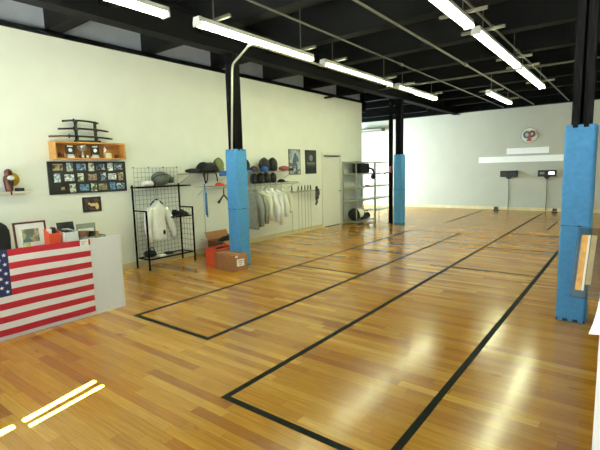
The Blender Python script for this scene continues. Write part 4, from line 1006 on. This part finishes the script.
def score_box(x0, x1, lit, label):
    xc = (x0+x1)/2
    t = thing('score_box', label, 'score box', (xc, YB, 1.19), 0, 'black scoring boxes on the far wall')
    MB().box(x0, x1, YB-.12, YB-.002, 1.20, 1.42, bev=.008).build('case', M['black_plastic'], t)
    MB().prism([(-.10, 0), (.10, 0), (.04, -.07), (-.04, -.07)], (xc, YB-.09, 1.20), (1, 0, 0), (0, 0, 1), (0, .08, 0)).build('bracket', M['black_plastic'], t)
    if lit:
        MB().box(x1-.22, x1-.05, YB-.125, YB-.121, 1.27, 1.36).build('lit_window', LAMP_W, t)
        MB().box(x0+.06, x0+.2, YB-.125, YB-.121, 1.28, 1.36).build('grey_window', M['screen'], t)
    else:
        MB().box(x1-.22, x1-.05, YB-.125, YB-.121, 1.27, 1.36).build('dark_window', M['mask_trim'], t)
        MB().box(x0+.06, x0+.2, YB-.125, YB-.121, 1.28, 1.36).build('dark_window', M['mask_trim'], t)
    MB().tube([(xc, YB-.03, 1.14), (xc+.01, YB-.03, .6), (xc, YB-.03, .02)], .012, 6).build('cable', M['pipe'], t, True)
score_box(-3.77, -3.21, False, 'dark unlit black score box on the far wall')
score_box(-2.56, -2.01, True, 'black score box with a white lit window on the far wall')
def reel(x, label):
    t = thing('cable_reel', label, 'reel', (x, 16.7, 0), 0, 'black cable reels on the floor at the far wall')
    MB().box(x-.09, x+.09, 16.62, 16.78, .001, .03).build('base', M['black_plastic'], t)
    MB().lathe([(.001, -.06), (.055, -.06), (.055, -.045), (.04, -.045), (.04, .045), (.055, .045), (.055, .06), (.001, .06)], (x, 16.70, .084), 18, axis='x').build('drum', M['black_plastic'], t, True)
reel(-3.83, 'small black cable reel on the floor below the dark score box')
reel(-1.98, 'small black cable reel on the floor below the lit score box')

# ------------------------------------------------------------------ open entrance door beside the camera, with holder and paper
hx, hy, fx_, fy_ = .40, YF+.02, -.032, 1.0
dv = Vector((fx_-hx, fy_-hy, 0)); L_ = dv.length; dv.normalize(); nv = Vector((-dv.y, dv.x, 0))   # nv points to the room side away from the camera? (towards -X)
if nv.x > 0: nv = -nv
base = Vector((hx, hy, 0))
mb = MB(); c = base+dv*(L_/2)-nv*.022
mb.obox(c+Vector((0, 0, 1.05)), dv*(L_/2), nv*.0215, (0, 0, 1.045))
d2 = struct(mb.build('door_2', M['desk_white']))
MB().obox(base+dv*(L_-.07)+nv*.03+Vector((0, 0, 1.0)), dv*.012, nv*.03, (0, 0, .012)).obox(base+dv*(L_-.13)+nv*.055+Vector((0, 0, 1.0)), dv*.07, nv*.01, (0, 0, .012)).build('door_handle', M['silver'], d2)
# holder: clear sleeve standing out from the door edge, facing the camera
t = thing('brochure_holder', 'clear plastic sleeve with gold strips fixed to the white door edge', 'brochure holder', (-.03, 1.03, 1.33))
A = Vector((-.020, 1.0, 0)); hu = Vector((-1, .10, 0)).normalized(); hn = Vector((hu.y, -hu.x, 0))
def plate(o, a0, a1, z0, z1, d0, d1, skew, mat, name, p):
    mb = MB(); q = []
    for d_ in (d0, d1):
        for a_, z_ in ((a0, z0), (a1, z0), (a1, z1), (a0, z1)):
            s_ = skew*(1-(z_-1.33)/.18)
            q.append(o+hu*(a_+s_)+hn*d_+Vector((0, 0, z_)))
    mb._faces(q, [(0, 1, 2, 3), (7, 6, 5, 4), (0, 4, 5, 1), (1, 5, 6, 2), (2, 6, 7, 3), (3, 7, 4, 0)], 0)
    return mb.build(name, mat, p)
SK = .011
plate(A, -.03, .056, 1.372, 1.515, -.012, -.010, SK, M['acrylic'], 'back_sheet', t)
plate(A, -.03, .056, 1.372, 1.510, .010, .012, SK, M['acrylic'], 'front_sheet', t)
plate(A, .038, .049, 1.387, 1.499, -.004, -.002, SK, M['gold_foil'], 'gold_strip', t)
plate(A, .0345, .038, 1.387, 1.499, -.004, -.002, SK, M['paper'], 'pale_strip', t)
plate(A, .024, .033, 1.400, 1.499, -.004, -.002, SK, M['tan_print'], 'tan_strip', t)
mb = MB(); rows = []
for k in range(9):
    u_ = k/8; z = 1.385-.085*u_; wd = .016+.014*u_**2
    rows.append([(A+hu*(-.02)+Vector((0, .02, z))), (A+hu*wd+Vector((0, .02-.012*u_*u_, z-.004*u_)))])
for a_, b_ in zip(rows, rows[1:]):
    q = [a_[0], a_[1], b_[1], b_[0]]; q += [v+Vector((0, .0008, 0)) for v in q]
    mb._faces(q, [(0, 1, 2, 3), (7, 6, 5, 4), (1, 5, 6, 2), (0, 3, 7, 4)], 0)
tag(mb.build('curled_paper', M['paper']), 'curled white paper corner hanging from the white door edge', 'paper')

# ------------------------------------------------------------------ light, sky, camera
w_ = bpy.data.worlds.new('sky'); bpy.context.scene.world = w_; w_.use_nodes = True
bg = w_.node_tree.nodes['Background']; bg.inputs[0].default_value = (.75, .88, 1, 1); bg.inputs[1].default_value = 1.2
def area(name, loc, rot, sx, sy, e, col):
    l = bpy.data.lights.new(name, 'AREA'); l.shape = 'RECTANGLE'; l.size = sx; l.size_y = sy; l.energy = e; l.color = col
    o = bpy.data.objects.new(name, l); C.objects.link(o); o.location = loc; o.rotation_euler = rot; return o
for i, (a, b) in enumerate(WX):
    area('daylight_window', ((a+b)/2, YF-.02, 1.93), (PI/2, 0, PI), b-a-.15, 3.0, (520, 520, 90)[i], (.84, .95, 1))
area('daylight_doorway', ((DX0+DX1)/2, YF-.1, 1.2), (PI/2, 0, PI), .9, 2.0, 50, (.84, .95, 1))
area('daylight_recess_window', (XL+.02, (ya+yb_)/2, 1.85), (PI/2, 0, -PI/2), yb_-ya-.15, 2.1, 520, (.76, .95, 1))
s = bpy.data.lights.new('sun', 'SUN'); s.energy = 800; s.angle = .002; s.color = (1, .97, .92)
so = bpy.data.objects.new('sun', s); C.objects.link(so); so.location = (-3, -6, 8)
so.rotation_euler = Vector((0, math.cos(SUN_EL), -math.sin(SUN_EL))).to_track_quat('-Z', 'Y').to_euler()

yaw, pit, rol, foc = 0.6565678559302033, 0.12768536452216991, -0.02542445244085521, 429.2478165813112
f = Vector((-math.sin(yaw)*math.cos(pit), math.cos(yaw)*math.cos(pit), -math.sin(pit)))
r = Vector((math.cos(yaw), math.sin(yaw), 0)); u = r.cross(f)
r2 = math.cos(rol)*r+math.sin(rol)*u; u2 = r2.cross(f)
cam = bpy.data.cameras.new('camera'); co = bpy.data.objects.new('camera', cam); C.objects.link(co)
co.matrix_world = Matrix(((r2.x, u2.x, -f.x, 0), (r2.y, u2.y, -f.y, 0), (r2.z, u2.z, -f.z, 1.64), (0, 0, 0, 1)))
cam.sensor_fit = 'HORIZONTAL'; cam.sensor_width = 36; cam.lens = 36*foc/600; cam.clip_start = .02
sc = bpy.context.scene; sc.camera = co
sc.cycles.sample_clamp_indirect = 3
vs = sc.view_settings; vs.view_transform = 'Standard'; vs.look = 'None'; vs.exposure = 0.72; vs.gamma = 1; vs.use_curve_mapping = False
